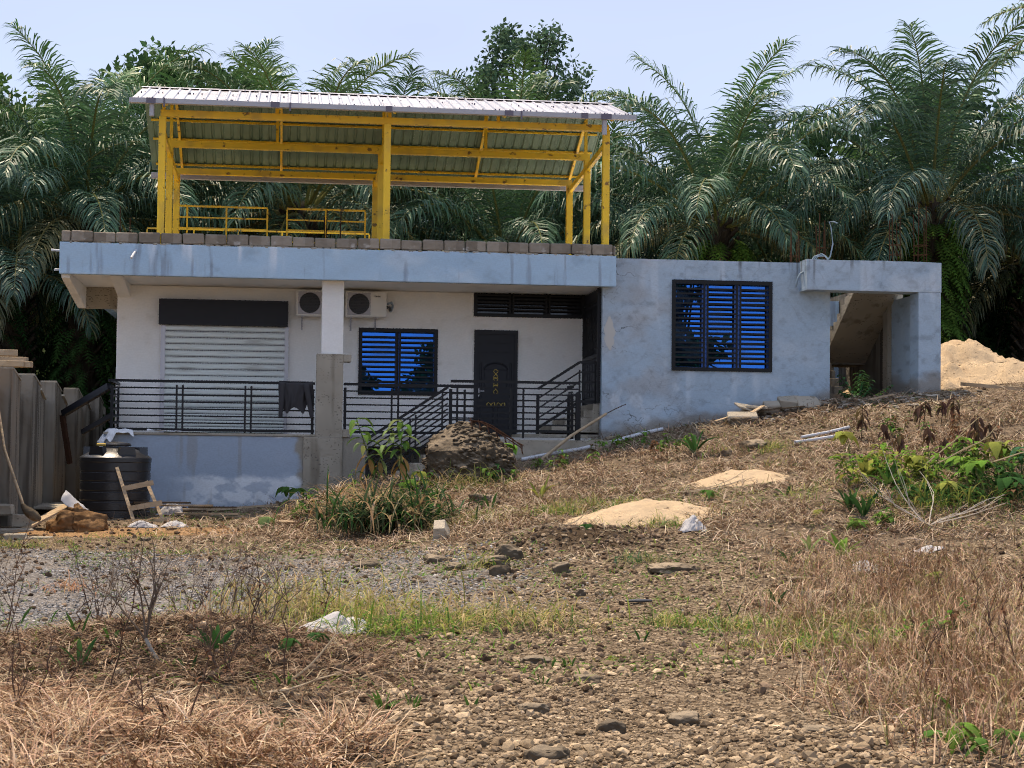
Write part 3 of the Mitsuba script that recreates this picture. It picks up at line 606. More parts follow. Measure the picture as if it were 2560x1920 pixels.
for k in range(150):
    x, y = -2.9 + 9.3 * rg.random(), rg.choice([33.6, 34.8, 35.9]) + rg.uniform(-.02, .02)
    s = .011; v, f = rounded(x - s, x + s, y - s, y + s, roofz(y) + .0, roofz(y) + .035, .004); sc.add(v, f)
part(Pv, 'roof_screw', sc, 'gutter_tape', kind='stuff', label='dark screw heads over the roof sheets')
def roof_rail(y, xs, zb, zt_, mids, label):
    R = thing('roof_railing', label, 'railing', 'yellow guard rails at the back of the roof')
    part(R, 'top_rail', MB().bar((xs[0], y, zt_), (xs[-1], y, zt_), .036, .036), 'yellow_paint')
    for z in mids: part(R, 'rail', MB().bar((xs[0], y, z), (xs[-1], y, z), .026, .026), 'yellow_paint')
    for x in xs: part(R, 'post', MB().bar((x, y, zb), (x, y, zt_ - .019), .036, .036), 'yellow_paint')
roof_rail(38.9, (-2.42, -2.2, -1.37, -.5), 5.446, 6.92, (5.75, 6.45, 6.68), 'left yellow guard rail panel under the shelter at the back of the roof')
roof_rail(38.9, (-.08, .75, 1.6), 5.446, 6.92, (5.75, 6.2, 6.46, 6.68), 'middle yellow guard rail panel under the shelter left of the centre posts')
roof_rail(43.6, (-3.4, -2.3, -1.25, -.2, .85, 1.9), 5.446, 7.0, (6.1,), 'low yellow guard rail far back behind the two panels')

# ------------------------------------------------------------------ things fixed to or lying on the house
def aircon(x0, label, side):
    A = thing('air_conditioner', label, 'air conditioner', 'air conditioner units on the porch wall')
    y0, z0 = YW - .36, 4.33
    part(A, 'case', rounded(x0, x0 + .80, y0, YW - .07, z0, z0 + .50, .015), 'ac_white')
    part(A, 'fan_plate', bx(x0 + .035, x0 + .485, y0 - .012, y0 - .002, z0 + .03, z0 + .47), 'gutter')
    g = lathe([(0, 0), (.19, 0), (.195, -.006), (.2, 0.004)], 0, 0, 40); v = g[0]; v = np.stack([v[:, 0] + x0 + .26, y0 - .018 + v[:, 2], v[:, 1] + z0 + .25], -1)
    part(A, 'fan_grille', (v, g[1]), 'dark_plastic')
    m = MB()
    for k in range(13):
        h = -.18 + .03 * k; w = math.sqrt(max(.195 ** 2 - h * h, 1e-4)); m.bar((x0 + .26 - w, y0 - .028, z0 + .25 + h), (x0 + .26 + w, y0 - .028, z0 + .25 + h), .004)
    part(A, 'fan_guard', m, 'charcoal_metal')
    if side:
        tm = meshkit.text_mesh('Dmiso', .032, .003, True); v = np.array(tm.vertices); v = np.stack([v[:, 0] + x0 + .555, y0 - .003 - v[:, 2], v[:, 1] + z0 + .39], -1)
        part(A, 'lettering', (v, np.array(tm.faces)[:, ::-1]), 'dark_plastic')
        part(A, 'valve', MB().tube([(x0 + .80, y0 + .1, z0 + .2), (x0 + .86, y0 + .1, z0 + .2), (x0 + .88, y0 + .1, z0 + .13)], .03, 8), 'dark_plastic')
        part(A, 'pipe', MB().tube([(x0 + .82, y0 + .08, z0 + .26), (x0 + .9, y0 + .12, z0 + .3), (x0 + .93, y0 + .2, z0 + .24), (x0 + .9, YW - .02, z0 + .14)], .022, 7), 'hose', smooth=True)
    for x in (x0 + .1, x0 + .58): part(A, 'bracket', MB().box(x, x + .03, y0 + .02, YW - .002, z0 - .035, z0 - .002).box(x, x + .03, YW - .03, YW - .001, z0 - .26, z0 - .036).bar((x + .015, YW - .03, z0 - .22), (x + .015, y0 + .1, z0 - .04), .016), 'gutter')
aircon(.135, 'air conditioner unit left of the white pillar with its right end hidden', False)
aircon(1.09, 'air conditioner unit right of the white pillar with dark lettering and pipe', True)

def cloth(nu, nv, fn, thick=.006):
    u, v = np.meshgrid(np.linspace(0, 1, nu), np.linspace(0, 1, nv), indexing='ij'); P = fn(u, v)
    i = np.arange(nu * nv).reshape(nu, nv); q = np.stack([i[:-1, :-1], i[1:, :-1], i[1:, 1:], i[:-1, 1:]], -1).reshape(-1, 4)
    V = P.reshape(-1, 3); f = np.vstack([q[:, [0, 1, 2]], q[:, [0, 2, 3]]]); n = np.cross(V[f[:, 1]] - V[f[:, 0]], V[f[:, 2]] - V[f[:, 0]])
    N = np.zeros_like(V)
    for k in range(3): np.add.at(N, f[:, k], n)
    N /= np.linalg.norm(N, axis=1, keepdims=True) + 1e-9
    rim = np.concatenate([i[0, :], i[1:, -1], i[-1, -2::-1], i[-2:0:-1, 0]]); k = len(V); r2 = np.roll(rim, -1)
    sd = np.vstack([np.stack([rim, r2, r2 + k], 1), np.stack([rim, r2 + k, rim + k], 1)])
    return np.vstack([V + N * thick / 2, V - N * thick / 2]), np.vstack([f, f[:, ::-1] + k, sd])
def jacket_fn(u, v):
    # v: 0 behind the rail at the bottom, .45 over the top, 1 in front at the bottom
    s = v - .42
    P = np.stack([u, v, u * 0], -1); fold = meshkit.fbm(P * np.array([7, 2.2, 1]) + 4, 3, 7) - .5
    hang = .62 * (1 - .22 * np.abs(np.sin(u * 7.3 + 1))) * (1 - .25 * np.maximum(u - .72, 0) / .28 * 2.4)
    z = 2.985 + .02 * fold - np.where(s > 0, (np.maximum(s, 0) / .58) ** 1.15 * hang, (-s / .42) * .35)
    y = YP + .06 + np.where(s > 0, -1, 1) * (.035 + .03 * np.sin(np.pi * np.clip(np.abs(s) * 1.6, 0, 1))) * np.clip(np.abs(s) * 14, 0, 1) - .13 * fold * np.clip(np.abs(s) * 4, 0, 1)
    x = -.17 + .63 * u + .05 * np.sin(v * 9 + u * 5) * np.abs(s)
    return np.stack([x, y, z], -1)
J = thing('jacket', 'dark grey jacket hanging over the porch railing beside the pillar', 'jacket')
part(J, 'body', cloth(40, 44, jacket_fn, .01), 'dark_cloth', smooth=True)
t = np.linspace(0, 1, 9)
part(J, 'sleeve', MB().tube(np.stack([-.10 - .03 * t, YP - .03 - .02 * np.sin(3 * t), 2.96 - .66 * t + .02 * np.sin(9 * t)], -1), .06 - .022 * t, 9), 'dark_cloth', smooth=True)
part(J, 'sleeve', MB().tube(np.stack([.33 + .12 * t, YP - .045 - .01 * np.sin(4 * t), 2.93 - .62 * t], -1), .062 - .024 * t, 9), 'dark_cloth', smooth=True)
def sheet_fn(u, v):
    P = np.stack([u, v, u * 0], -1); f = meshkit.fbm(P * 5 + 2, 4, 3)
    x = -3.42 + .6 * u + .1 * (v - .5); y = YP + .22 - .36 * v - .05 * (f - .5)
    over = np.clip((v - .55) / .45, 0, 1); z = 2.02 + .09 * f * (1 - .5 * u) - over * (.10 + .30 * np.clip(1 - u * 2.1, 0, 1)) * (.6 + .9 * (meshkit.noise(P * 6, 9) - .2))
    z = np.where(u < .3, z - (.3 - u) * .9 * (1 - over), z)
    return np.stack([x, y - .05 * over, z], -1)
single('plastic_sheet', 'crumpled white sheet lying over the left corner of the porch ledge', 'sheet', cloth(46, 34, sheet_fn), 'white_cloth', smooth=True)
def sheet2(u, v):
    f = meshkit.fbm(np.stack([u * 6, v * 3, u * 0], -1), 3, 6)
    return np.stack([-2.55 + 1.1 * u, YP - .06 + .14 * v, 2.006 + .06 * f * (1 - u) + .01], -1)
single('plastic_sheet', 'flattened white strip of sheet on the ledge under the shutter', 'sheet', cloth(36, 10, sheet2), 'white_cloth', smooth=True)
R = thing('sloping_beam', 'dark steel profile braced between the porch corner and the fence', 'steel profile')
part(R, 'bar', MB().bar((-3.30, 34.2, 2.86), (-4.25, 35.2, 2.36), .1, .12), 'charcoal_metal'); part(R, 'leg', MB().bar((-4.27, 35.2, 2.33), (-4.1, 35.1, 1.4), .07, .09), 'rust')
single('sloping_beam', 'thin dark steel bar below the steel profile at the fence', 'steel profile', MB().bar((-3.32, 35.2, 2.35), (-4.0, 36.2, 2.02), .05, .1), 'charcoal_metal')
def rebar_bundle(x, y, zs, label, w=.16, lean=.03):
    R = thing('rebar_bundle', label, 'reinforcing bars', 'rusty starter bars standing on the roof')
    rg = np.random.default_rng(int(abs(x * 100) + y))
    for k, h in enumerate(zs):
        a, b = (k % 2 - .5) * w, (k // 2 % 2 - .5) * w
        p0 = np.array([x + a, y + b, 5.43]); p1 = p0 + [rg.uniform(-1, 1) * lean, rg.uniform(-1, 1) * lean, h]
        part(R, 'bar', MB().tube([p0, (p0 + p1) / 2 + rg.uniform(-.01, .01, 3), p1], .011, 6), 'rust')
    for z in np.arange(.12, min(zs) * .7, .2): part(R, 'stirrup', MB().tube([(x + a * w * .6, y + b * w * .6, 5.43 + z) for a, b in ((-1, -1), (1, -1), (1, 1), (-1, 1), (-1, -1))], .006, 4), 'rust')
rebar_bundle(-3.5, 39, (1.45, 1.2, .9, .7), 'rusty starter bars at the left of the roof left of the shelter')
rebar_bundle(.86, 36.6, (1.15, 1.25, 1.05, .9), 'rusty starter bars tied with blue string left of the centre posts', .3)
rebar_bundle(4.15, 40, (.9, .8, .6, .5), 'short rusty starter bars between the centre and right posts')
rebar_bundle(5.98, 34.6, (.35, .3), 'short bar stubs at the foot of the right posts', .1)
rebar_bundle(10.62, 37, (1.1, 1.05, .95, .9), 'rusty starter bars left of the bent hose on the wing roof')
rebar_bundle(11.2, 37, (1.45, 1.3, 1.2, 1.1), 'tall rusty starter bars right behind the bent hose', .14)
rebar_bundle(12.55, 36.2, (1.35, 1.3, 1.25, 1.2), 'rusty starter bars over the stairwell right of the hose', .17)
rebar_bundle(13.1, 36.2, (1.6, 1.55, 1.4, 1.3), 'tallest rusty starter bars at the right end of the roof', .2)
rebar_bundle(9.3, 38, (.55, .5, .45, .4), 'very short starter bars behind the wing parapet')
hs = MB()
for o in (0, .035, .07):
    hs.tube([(10.0 + o, 33.9, 5.42), (10.12 + o, 33.9, 5.6), (10.28 + o, 33.92, 5.66 - o * .6), (10.42 + o, 33.9, 5.52 - o)], .011, 6)
hs.tube([(10.3, 33.92, 5.44), (10.44, 33.9, 5.6), (10.49, 33.9, 5.85), (10.46, 33.9, 6.15), (10.42, 33.9, 6.28), (10.5, 33.9, 6.29), (10.58, 33.9, 6.26)], .014, 6)
single('bent_hose', 'bent grey blue conduit hoses sticking up from the wing roof', 'hose', hs, 'hose', smooth=True)
single('conduit', 'grey conduit end curling out of the left side of the stairwell lintel', 'conduit', MB().tube([(9.75, 33.35, 5.23), (9.68, 33.3, 5.2), (9.62, 33.3, 5.1), (9.58, 33.32, 4.93)], .02, 7), 'hose', smooth=True)

# ------------------------------------------------------------------ fence, tank, ladder, rubble
Fc = thing('concrete_fence', 'stained concrete fence of stepped piers and panels running back at the left', 'fence')
piers = [(29.2, 1), (31.6, 1), (32.75, 0), (34.6, 1), (36.0, 0), (38.2, 1), (40.4, 0), (42.6, 1), (44.8, 0)]
for i, (y, tall) in enumerate(piers):
    z = 2.93 if tall else 2.72
    L = 1.0 if tall else .8
    v, f = prism([(y, .2), (y, z), (y + .16, z - .005), (y + L, z - .16), (y + L, .2)], 0, -4.62, -4.34 if tall else -4.40)
    v = v + (meshkit.noise(v * 6, 3)[:, None] - .5) * .02
    Pk = part(Fc, 'pier', (v, f), 'fence_and_shade_concrete')
    part(Pk, 'cap', MB().bar((-4.48, y + .14, z + .018), (-4.48, y + L + .02, z - .135), .30 if tall else .25, .035), 'concrete')
for (y0, y1) in ((24, 29.2), (30.2, 31.6), (33.55, 34.6), (36.8, 38.2), (39.2, 40.4), (41.2, 42.6), (43.6, 44.8), (45.6, 60)):
    n = max(1, round((y1 - y0) / .5)); e = np.linspace(y0, y1, n + 1)
    for k in range(n): part(Fc, 'panel', bx(-4.66, -4.54 + .02 * (k % 2), e[k] + .004, e[k + 1] - .004, .2, 2.6), 'fence_and_shade_concrete')
for i, (y, z, dx) in enumerate(((29.5, 2.985, .1), (30.2, 2.99, 0), (29.3, 3.10, .04), (30.4, 3.09, -.05))):
    single('timber_plank', ['lower front plank of the timber stack on the fence top', 'lower back plank of the timber stack on the fence top', 'upper front plank of the timber stack on the fence top', 'upper back plank of the timber stack on the fence top'][i], 'plank',
           moved(rounded(-5.6, -4.26 + dx, -.11, .11, 0, .095, .006), rot([0, 0, 1], (-6, 4, 8, -3)[i]), (0, y, z)), 'wood')
# the handle of a digging tool leans on the fence
Sh = thing('spade', 'long wooden handled spade leaning against the fence at the far left', 'spade')
part(Sh, 'handle', MB().tube([(-4.52, 28.9, 2.5), (-4.30, 28.4, 1.65), (-3.97, 28.2, .80)], [.021, .022, .024], 8), 'wood', smooth=True)
bl = np.array([[-.05, 0, .1], [.05, 0, .1], [-.11, .02, -.02], [.11, .02, -.02], [-.12, .06, -.14], [.12, .06, -.14], [0, .09, -.25]])
t_ = np.linspace(0, 1, 7)
part(Sh, 'blade', MB().tube(np.stack([-3.99 + .28 * t_, 28.2 - .02 * t_, .82 - .24 * t_ ** .7], -1), [.03, .055, .075, .08, .08, .065, .03], 8), 'rock', smooth=True)
# water tank
TX, TY, TR = -2.91, 31.5, .595
tz = .33
Tk = thing('water_tank', 'black ribbed plastic water tank standing at the house corner', 'water tank')
prof = [(0, tz), (TR - .01, tz), (TR, tz + .03)]
for k in range(6): 
    z = tz + .12 + k * .165; prof += [(TR, z), (TR - .012, z + .012), (TR - .012, z + .026), (TR, z + .04)]
prof += [(TR, tz + 1.12), (TR + .012, tz + 1.135), (TR + .012, tz + 1.20), (TR - .01, tz + 1.225), (TR - .12, tz + 1.29), (TR - .24, tz + 1.345), (.21, tz + 1.38), (.21, tz + 1.40), (0, tz + 1.40)]
part(Tk, 'body', lathe(prof, TX, TY, 72), 'tank_plastic', smooth=35)
part(Tk, 'lid', lathe([(0, tz + 1.405), (.235, tz + 1.405), (.24, tz + 1.43), (.22, tz + 1.455), (.05, tz + 1.48), (0, tz + 1.48)], TX + .02, TY, 40), 'tank_plastic', smooth=35)
for k in range(6):
    a = math.radians(-90 + 27 + 60 * k); c, s_ = math.cos(a), math.sin(a); rr = TR - .13
    v, f = prism([(-.17, tz + 1.20), (-.12, tz + 1.39), (.12, tz + 1.39), (.17, tz + 1.20)], 1, -.045, .06)
    v = np.stack([TX + rr * c - v[:, 0] * s_ + v[:, 1] * c, TY + rr * s_ + v[:, 0] * c + v[:, 1] * s_, v[:, 2]], -1)
    part(Tk, 'lug', (v, f), 'tank_plastic')
single('yellow_scrap', 'small yellow foam scrap lying on the tank top', 'scrap', rounded(-3.22, -3.06, 31.3, 31.4, tz + 1.40, tz + 1.45, .015), 'lid_yellow')
# ladder
Ld = thing('ladder', 'short rough wooden ladder leaning against the black tank', 'ladder')
def spar(p, q, w, h, n=3): return MB().bar(p, q, w, h, up=(.15, -1, .1))
part(Ld, 'rail', spar((-2.82, 30.78, 1.37), (-2.44, 30.25, .36), .055, .04), 'wood'); part(Ld, 'rail', spar((-2.33, 30.78, 1.14), (-1.94, 30.25, .36), .055, .04), 'wood')
for p, q in (((-2.70, 30.58, 1.02), (-2.20, 30.60, 1.13)), ((-2.56, 30.40, .70), (-2.04, 30.42, .80)), ((-2.42, 30.22, .43), (-1.88, 30.22, .54))):
    part(Ld, 'rung', spar(p, q, .085, .03), 'wood')

def stone_mesh(sx, sy, sz, seed, sub=2, amp=.25, boxy=.0):
    m = trimesh.creation.icosphere(subdivisions=sub); v = np.array(m.vertices)
    if boxy: v = np.sign(v) * np.abs(v) ** (1 - boxy); v /= np.abs(v).max(1, keepdims=True).max()
    v = v * (1 + amp * (meshkit.fbm(v * 1.3 + seed * 7.1, 3, seed)[:, None] - .5) * 2)
    v[:, 2] = np.maximum(v[:, 2], -.6)
    return v * np.array([sx, sy, sz]), np.array(m.faces)
# the broken lump of concrete
Bm = trimesh.Trimesh(np.array([(-.70, -.50, 0), (-.71, -.46, .52), (.15, -.62, 0), (.12, -.50, .58), (.74, -.35, 0), (.78, -.22, .44), (-.60, .35, .76), (-.12, .3, 1.04), (.14, .16, 1.02), (.66, .2, .66), (-.6, .6, 0), (.7, .6, 0), (.5, .5, .7)])).convex_hull
Bm = Bm.subdivide_to_size(.035); v = np.array(Bm.vertices); nrm = np.array(Bm.vertex_normals)
flat = np.clip(1.3 * G(v[:, 0], v[:, 1], -.38, -.1, .36, .5), 0, 1) * (v[:, 2] > .42)
agg = meshkit.fbm(v * 11., 3, 4) - .5
front = np.clip(-nrm[:, 1] * 1.4, 0, 1)
v = v + nrm * (agg * .34 * (1 - .75 * flat) * (1 - .55 * front))[:, None] + nrm * ((meshkit.fbm(v * 3., 3, 8) - .5) * .10 * (1 - .6 * flat))[:, None]
bz = float(height0(3.02, 30.2)) + .05
Bk = thing('rubble_chunk', 'big broken lump of concrete and stones in front of the landing', 'rubble')
part(Bk, 'lump', (v + [3.02, 30.25, bz], np.array(Bm.faces)), 'rubble', smooth=35)
mb = MB(); rg = np.random.default_rng(3)
tv = np.flatnonzero((nrm[:, 2] > .05) & (v[:, 0] > -.25) | (rg.random(len(v)) < .10))
for k in rg.choice(tv, 290, replace=False):
    s = rg.uniform(.02, .058); a, f = stone_mesh(s, s * rg.uniform(.7, 1), s * rg.uniform(.6, 1), int(k) % 50, 1, .3); mb.add(a + v[k] + [3.02, 30.25, bz], f)
part(Bk, 'aggregate', mb, 'rubble', smooth=40, kind='stuff', label='stones sticking out of the broken concrete')
Rb = thing('rebar_cage', 'bent rusty reinforcing cage lying across the rubble chunk', 'reinforcing bars')
for k, (o1, o2) in enumerate(((0, 0), (.05, .02), (.02, .07))):
    part(Rb, 'bar', MB().tube([(3.05 + o1, 30.35 + o2, bz + 1.06 - o2 * .5), (3.22 + o1, 30.3, bz + 1.05), (3.45, 30.2 + o2, bz + .92 + o1), (3.78 + o1, 30.1, bz + .70 + o2 * .5), (3.93 + o1 * .4, 30.05, bz + .60 + o1)], .010, 6), 'rust', smooth=True)
for k in range(7):
    t = k / 6.; x, z = 3.06 + .86 * t, bz + 1.06 - .43 * t ** 1.4
    part(Rb, 'stirrup', MB().tube([(x, 30.25, z + .05), (x + .02, 30.15, z - .10), (x + .05, 30.25, z - .13), (x + .04, 30.35, z + .03), (x, 30.25, z + .05)], .007, 5), 'rust')
def on(x, y): return float(gz(x, y))
# cut concrete block and loose blocks
v, f = prism([(-.10, 0), (-.095, .155), (.055, .165), (.125, .02)], 1, 0, .42)
single('loose_block', 'pale cut concrete block lying tilted on the straw slope', 'concrete block', moved((v + 0, f), rot([0, 0, 1], -6) @ rot([1, 0, 0], 14), (2.08, 24.35, on(2.08, 24.35) - .0)), 'concrete')
hb = cutbox(-.07, .07, 0, .18, 0, .36, [(-.035, .035, -1, 1, .05, .15), (-.035, .035, -1, 1, .2, .3)])
single('loose_block', 'grey hollow block standing in the debris mound left of the stair', 'concrete block', moved(hb, rot([0, 1, 0], 5), (.74, 27.6, on(.74, 27.6) - .08)), 'concrete')
for i, (x, y, z, w, d, h, a, lab) in enumerate([(-4.25, 28.6, .26, .75, .35, .17, 4, 'low long concrete block at the bottom of the stack at the far left'), (-3.62, 27.4, .20, .36, .3, .17, -8, 'broken concrete block nearest the camera beside the left stack'), (-4.05, 28.9, .44, .40, .22, .2, 8, 'upper concrete block on the stack at the far left'),
                                      (-3.98, 27.5, .20, .34, .3, .2, 5, 'second concrete block in the front row at the far left'), (-4.4, 29.0, .62, .35, .22, .18, -4, 'topmost concrete block at the left edge of the view'), (-3.3, 27.6, .22, .26, .22, .12, 20, 'tilted broken slab end right of the front concrete blocks')]):
    b = rounded(-w / 2, w / 2, -d / 2, d / 2, 0, h, .02); b = (b[0] + (meshkit.noise(b[0] * 8, i)[:, None] - .5) * .04, b[1])
    single('loose_block', lab, 'concrete block', moved(b, rot([0, 0, 1], a), (x, y, z)), 'concrete')
single('board', 'pale board leaning on the orange soil heap left of the tank', 'board', MB().bar((-4.05, 28.75, .42), (-3.42, 29.2, .78), .28, .03), 'wood')
single('flat_slab', 'flat pale concrete slab on the ground between fence and tank', 'slab', moved(rounded(-.75, .75, -1.6, 1.6, 0, .05, .01), rot([0, 0, 1], -8), (-3.95, 33.6, .62)), 'concrete')
for i, (x, y, sx, sy, sz, lab) in enumerate([(-3.42, 28.75, .26, .22, .24, 'dark orange soil heap between the board and the tank'), (-3.05, 28.7, .30, .22, .20, 'orange clay lump in front of the tank'), (-3.25, 29.0, .17, .17, .28, 'brown clay lump on top of the soil heap')]):
    a, f = stone_mesh(sx, sy, sz, 60 + i, 4, .5); single('clay_lump', lab, 'soil heap', (a + [x, y, on(x, y) + sz * .35], f), 'mud', smooth=True)
def rag(cx, cy, sx, sy, h, seed, zoff=0.01):
    def fn(u, v):
        P = np.stack([u * 4, v * 4, u * 0], -1); n1 = meshkit.fbm(P + seed, 4, seed); n2 = meshkit.fbm(P + seed + 9, 3, seed + 1)
        x = cx + sx * ((u - .5) * (.8 + .5 * n2)) + .25 * sx * (n1 - .5); y = cy + sy * (v - .5) * (.8 + .5 * n1)
        e = np.sin(np.pi * u) * np.sin(np.pi * v)
        return np.stack([x, y, gz(x, y) + zoff + h * e ** .7 * (.3 + 1.4 * n1)], -1)
    return cloth(26, 26, fn, .004)
for x, y, sx, sy, h, lab in [(5.29, 23.2, .30, .3, .15, 'crumpled white plastic bag at the foot of the sand mound'), (6.61, 20.06, .40, .4, .07, 'dirty white plastic rag on the flat ground at right'), (7.17, 20.3, .16, .16, .06, 'small white scrap right of the dirty rag'), (7.79, 21.2, .30, .2, .04, 'pinkish white scrap in front of the thicket'),
                             (.44, 16.2, .62, .6, .13, 'long white sack half buried in grass left of centre'), (-.55, 10.3, .3, .4, .07, 'pale torn scrap in the straw at bottom left'), (-2.25, 28.9, .4, .3, .09, 'clear crumpled plastic in front of the ladder'), (-1.74, 29.3, .4, .3, .1, 'white crumpled plastic right of the ladder foot'), (-1.95, 31.4, .4, .3, .2, 'white paper on the timber pile beside the tank')]:
    single('plastic_scrap', lab, 'litter', rag(x, y, sx, sy, h, int(x * 10 + 60)), 'plastic_rag', smooth=True)
a, f = cloth(24, 24, lambda u, v: np.stack([-3.42 + .34 * u - .08 * v, 29.4 - .5 * v + .1 * u, .80 - .30 * u + .16 * np.sin(3 * v) + .1 * meshkit.fbm(np.stack([u * 5, v * 5, u], -1), 3, 2)], -1))
single('rag', 'off white rag draped over the clay heap beside the tank', 'rag', (a, f), 'plastic_rag', smooth=True)
rg = np.random.default_rng(21)
for i in range(9):
    x, y = -1.75 + rg.uniform(-.35, .75), 31.3 + rg.uniform(-.4, .5); a = rg.uniform(-.35, .35); L = rg.uniform(.5, 1.1); z = .50 + .035 * i
    single('timber_offcut', 'weathered offcut in the timber pile between the ladder and the base wall', 'timber', MB().bar((x - L / 2, y - a * L / 2, z + rg.uniform(-.03, .03)), (x + L / 2, y + a * L / 2, z), .1, .03), 'wood' if i % 2 else 'wood_dark', group='offcuts of the timber pile beside the tank')
single('timber_plank', 'long grey plank lying along the foot of the base wall', 'plank', MB().bar((-1.9, 32.6, .58), (.0, 32.9, .72), .14, .04), 'wood')
# pole, pipes
Pl = thing('wooden_pole', 'long pale pole leaning out of the grass towards the wing wall', 'pole')
part(Pl, 'shaft', MB().tube([(4.45, 32.1, on(4.45, 32.1) - .05), (5.1, 32.25, 2.02), (5.78, 32.4, 2.44)], [.03, .028, .024], 8), 'wood', smooth=True)
part(Pl, 'wire', MB().tube([(5.74, 32.4, 2.42), (5.95, 32.42, 2.53), (6.15, 32.45, 2.62)], .008, 5), 'rust')
def gpipe(pts, r, lab, mat='pvc'):
    p = [(x, y, on(x, y) + r + .012) for x, y in pts]
    single('pipe', lab, 'pipe', MB().tube(p, r, 10), mat, smooth=40)
gpipe([(4.2, 32.2), (4.7, 32.3), (5.3, 32.4), (5.9, 32.6), (6.5, 32.8), (6.95, 33.0)], .035, 'long white plastic pipe lying on the slope below the wing wall')
gpipe([(8.8, 30.2), (9.3, 30.35), (9.75, 30.5)], .028, 'upper of two white plastic pipes on the right slope')
gpipe([(8.55, 29.75), (8.9, 29.8), (9.5, 30.0)], .03, 'lower of two white plastic pipes on the right slope')
single('timber_plank', 'pale squared timber lying on the slope near the right edge', 'plank', MB().bar((13.0, 33.6, 3.15), (13.75, 32.2, 3.0), .1, .07), 'wood')
single('sandal', 'worn dark rubber sole lying on the ground right of centre', 'sole', moved(stone_mesh(.15, .045, .02, 5, 2, .1), rot([0, 0, 1], 8), (3.6, 18.2, on(3.6, 18.2) + .03)), 'dark_plastic', smooth=True)
single('tin_lid', 'round pale lid on the debris mound', 'lid', lathe([(0, 0), (.2, 0), (.21, .02), (.19, .035), (0, .03)], .07, 27.9, 24), 'wood')
v, f = scene['tin_lid'] and lathe([(0, 0), (.2, 0), (.21, .02), (.19, .035), (0, .03)], 0, 0, 24)
scene['tin_lid'] = mikit.ply((v + [.07, 27.8, on(.07, 27.8) + .03], f), 'mat_wood')
# slabs of rubble in front of the wing
for i, (x, y, z, w, d, h, rx, rz, lab) in enumerate([(8.62, 32.7, 2.46, .46, .3, .06, -22, 14, 'broken slab lying lowest left in front of the wing wall'), (8.42, 32.6, 2.50, .4, .22, .04, 26, 24, 'thin broken slab tilted over the lowest slab'), (8.3, 32.3, 2.34, .55, .3, .06, 20, -10, 'broken board like slab sliding down the heap'),
                                        (9.35, 33.0, 2.62, .36, .3, .15, 25, -12, 'thick broken concrete lump left of the pale slab'), (9.72, 32.9, 2.62, .44, .34, .10, 38, 10, 'pale broken concrete slab leaning at the wing wall'), (10.05, 32.9, 2.60, .3, .2, .06, 5, 30, 'small flat slab at the right end of the heap'), (9.0, 32.9, 2.52, .3, .2, .16, 30, 0, 'dark broken lump between the slabs')]):
    b = rounded(-w / 2, w / 2, -d / 2, d / 2, -h / 2, h / 2, .015); b = (b[0] + (meshkit.noise(b[0] * 5, i)[:, None] - .5) * .09, b[1])
    single('rubble_slab', lab, 'rubble', moved(b, rot([0, 0, 1], rz) @ rot([1, 0, 0], rx), (x, y, z + .10)), 'concrete')
for i, (x, y, a, L, t_, lab) in enumerate([(8.15, 32.45, .35, .7, .16, 'long weathered board at the lower left of the rubble heap'), (8.8, 32.55, -.15, .6, .1, 'dark short board in the middle of the rubble heap'), (9.2, 32.6, .25, .75, .06, 'thin dark lath lying in front of the rubble slabs'), (8.5, 32.4, .6, .5, .2, 'pale short board tilted up in the rubble heap'), (11.0, 32.5, .2, .5, .08, 'grey board in front of the stairwell opening')]):
    z = on(x, y) + .09; single('timber_board', lab, 'board', MB().bar((x - L / 2, y - a * L / 2, z - t_ * .3), (x + L / 2, y + a * L / 2, z + t_), .11, .022), 'wood_dark' if i in (1, 2) else 'wood')
rg = np.random.default_rng(31); mb = MB()
for k in range(190):
    t = rg.random(); x = 8.0 + 5.0 * t; y = 32.7 - .9 * rg.random() ** 2 + .3 * (1 - t); s = rg.uniform(.010, .045)
    a, f = stone_mesh(s * rg.uniform(1, 2), s, s * .6, k % 17, 1, .35); c = np.array([.42, .37, .30]) * rg.uniform(.25, 1.1)
    mb.add(a + [x, y, on(x, y) + s * .3], f, c)
single('rubble_crumbs', 'scattered stone and concrete crumbs along the foot of the wing', 'rubble', mb, 'vcol', kind='stuff')

# ------------------------------------------------------------------ leaves and plants
def leaf_strip(mb, p0, d, up, L, W, droop, c, nseg=4, fold=.25, tipw=0.0):
    """one lance shaped blade with a folded midrib"""
    d = np.asarray(d, float); d = d / np.linalg.norm(d); s = np.cross(d, up); s /= np.linalg.norm(s) + 1e-9
    t = np.linspace(0, 1, nseg + 1); w = W * np.sin(np.pi * np.clip(t * .93 + .05, 0, 1)) ** .8
    h = d[:2] / (np.linalg.norm(d[:2]) + 1e-9)
    P = np.zeros((nseg + 1, 3)); P[0] = p0; cur = d.copy()
    for k in range(nseg):
        P[k + 1] = P[k] + cur * L / nseg
        cur = cur + np.array([h[0] * .05, h[1] * .05, -droop / nseg * 1.6]); cur /= np.linalg.norm(cur)
    n = np.cross(s, np.gradient(P, axis=0)); n /= np.linalg.norm(n, axis=1, keepdims=True) + 1e-9
    V = np.stack([P - s * w[:, None] / 2 + n * (w * fold)[:, None], P, P + s * w[:, None] / 2 + n * (w * fold)[:, None]], 1).reshape(-1, 3)
    f = []
    for k in range(nseg):
        a = 3 * k; f += [[a, a + 1, a + 4], [a, a + 4, a + 3], [a + 1, a + 2, a + 5], [a + 1, a + 5, a + 4]]
    mb.add(V, f, c)
def vary(c, rg, k=.2): return np.clip(np.asarray(c) * (1 + rg.uniform(-k, k)) * (1 + rg.uniform(-.08, .08, 3)), .005, .95)
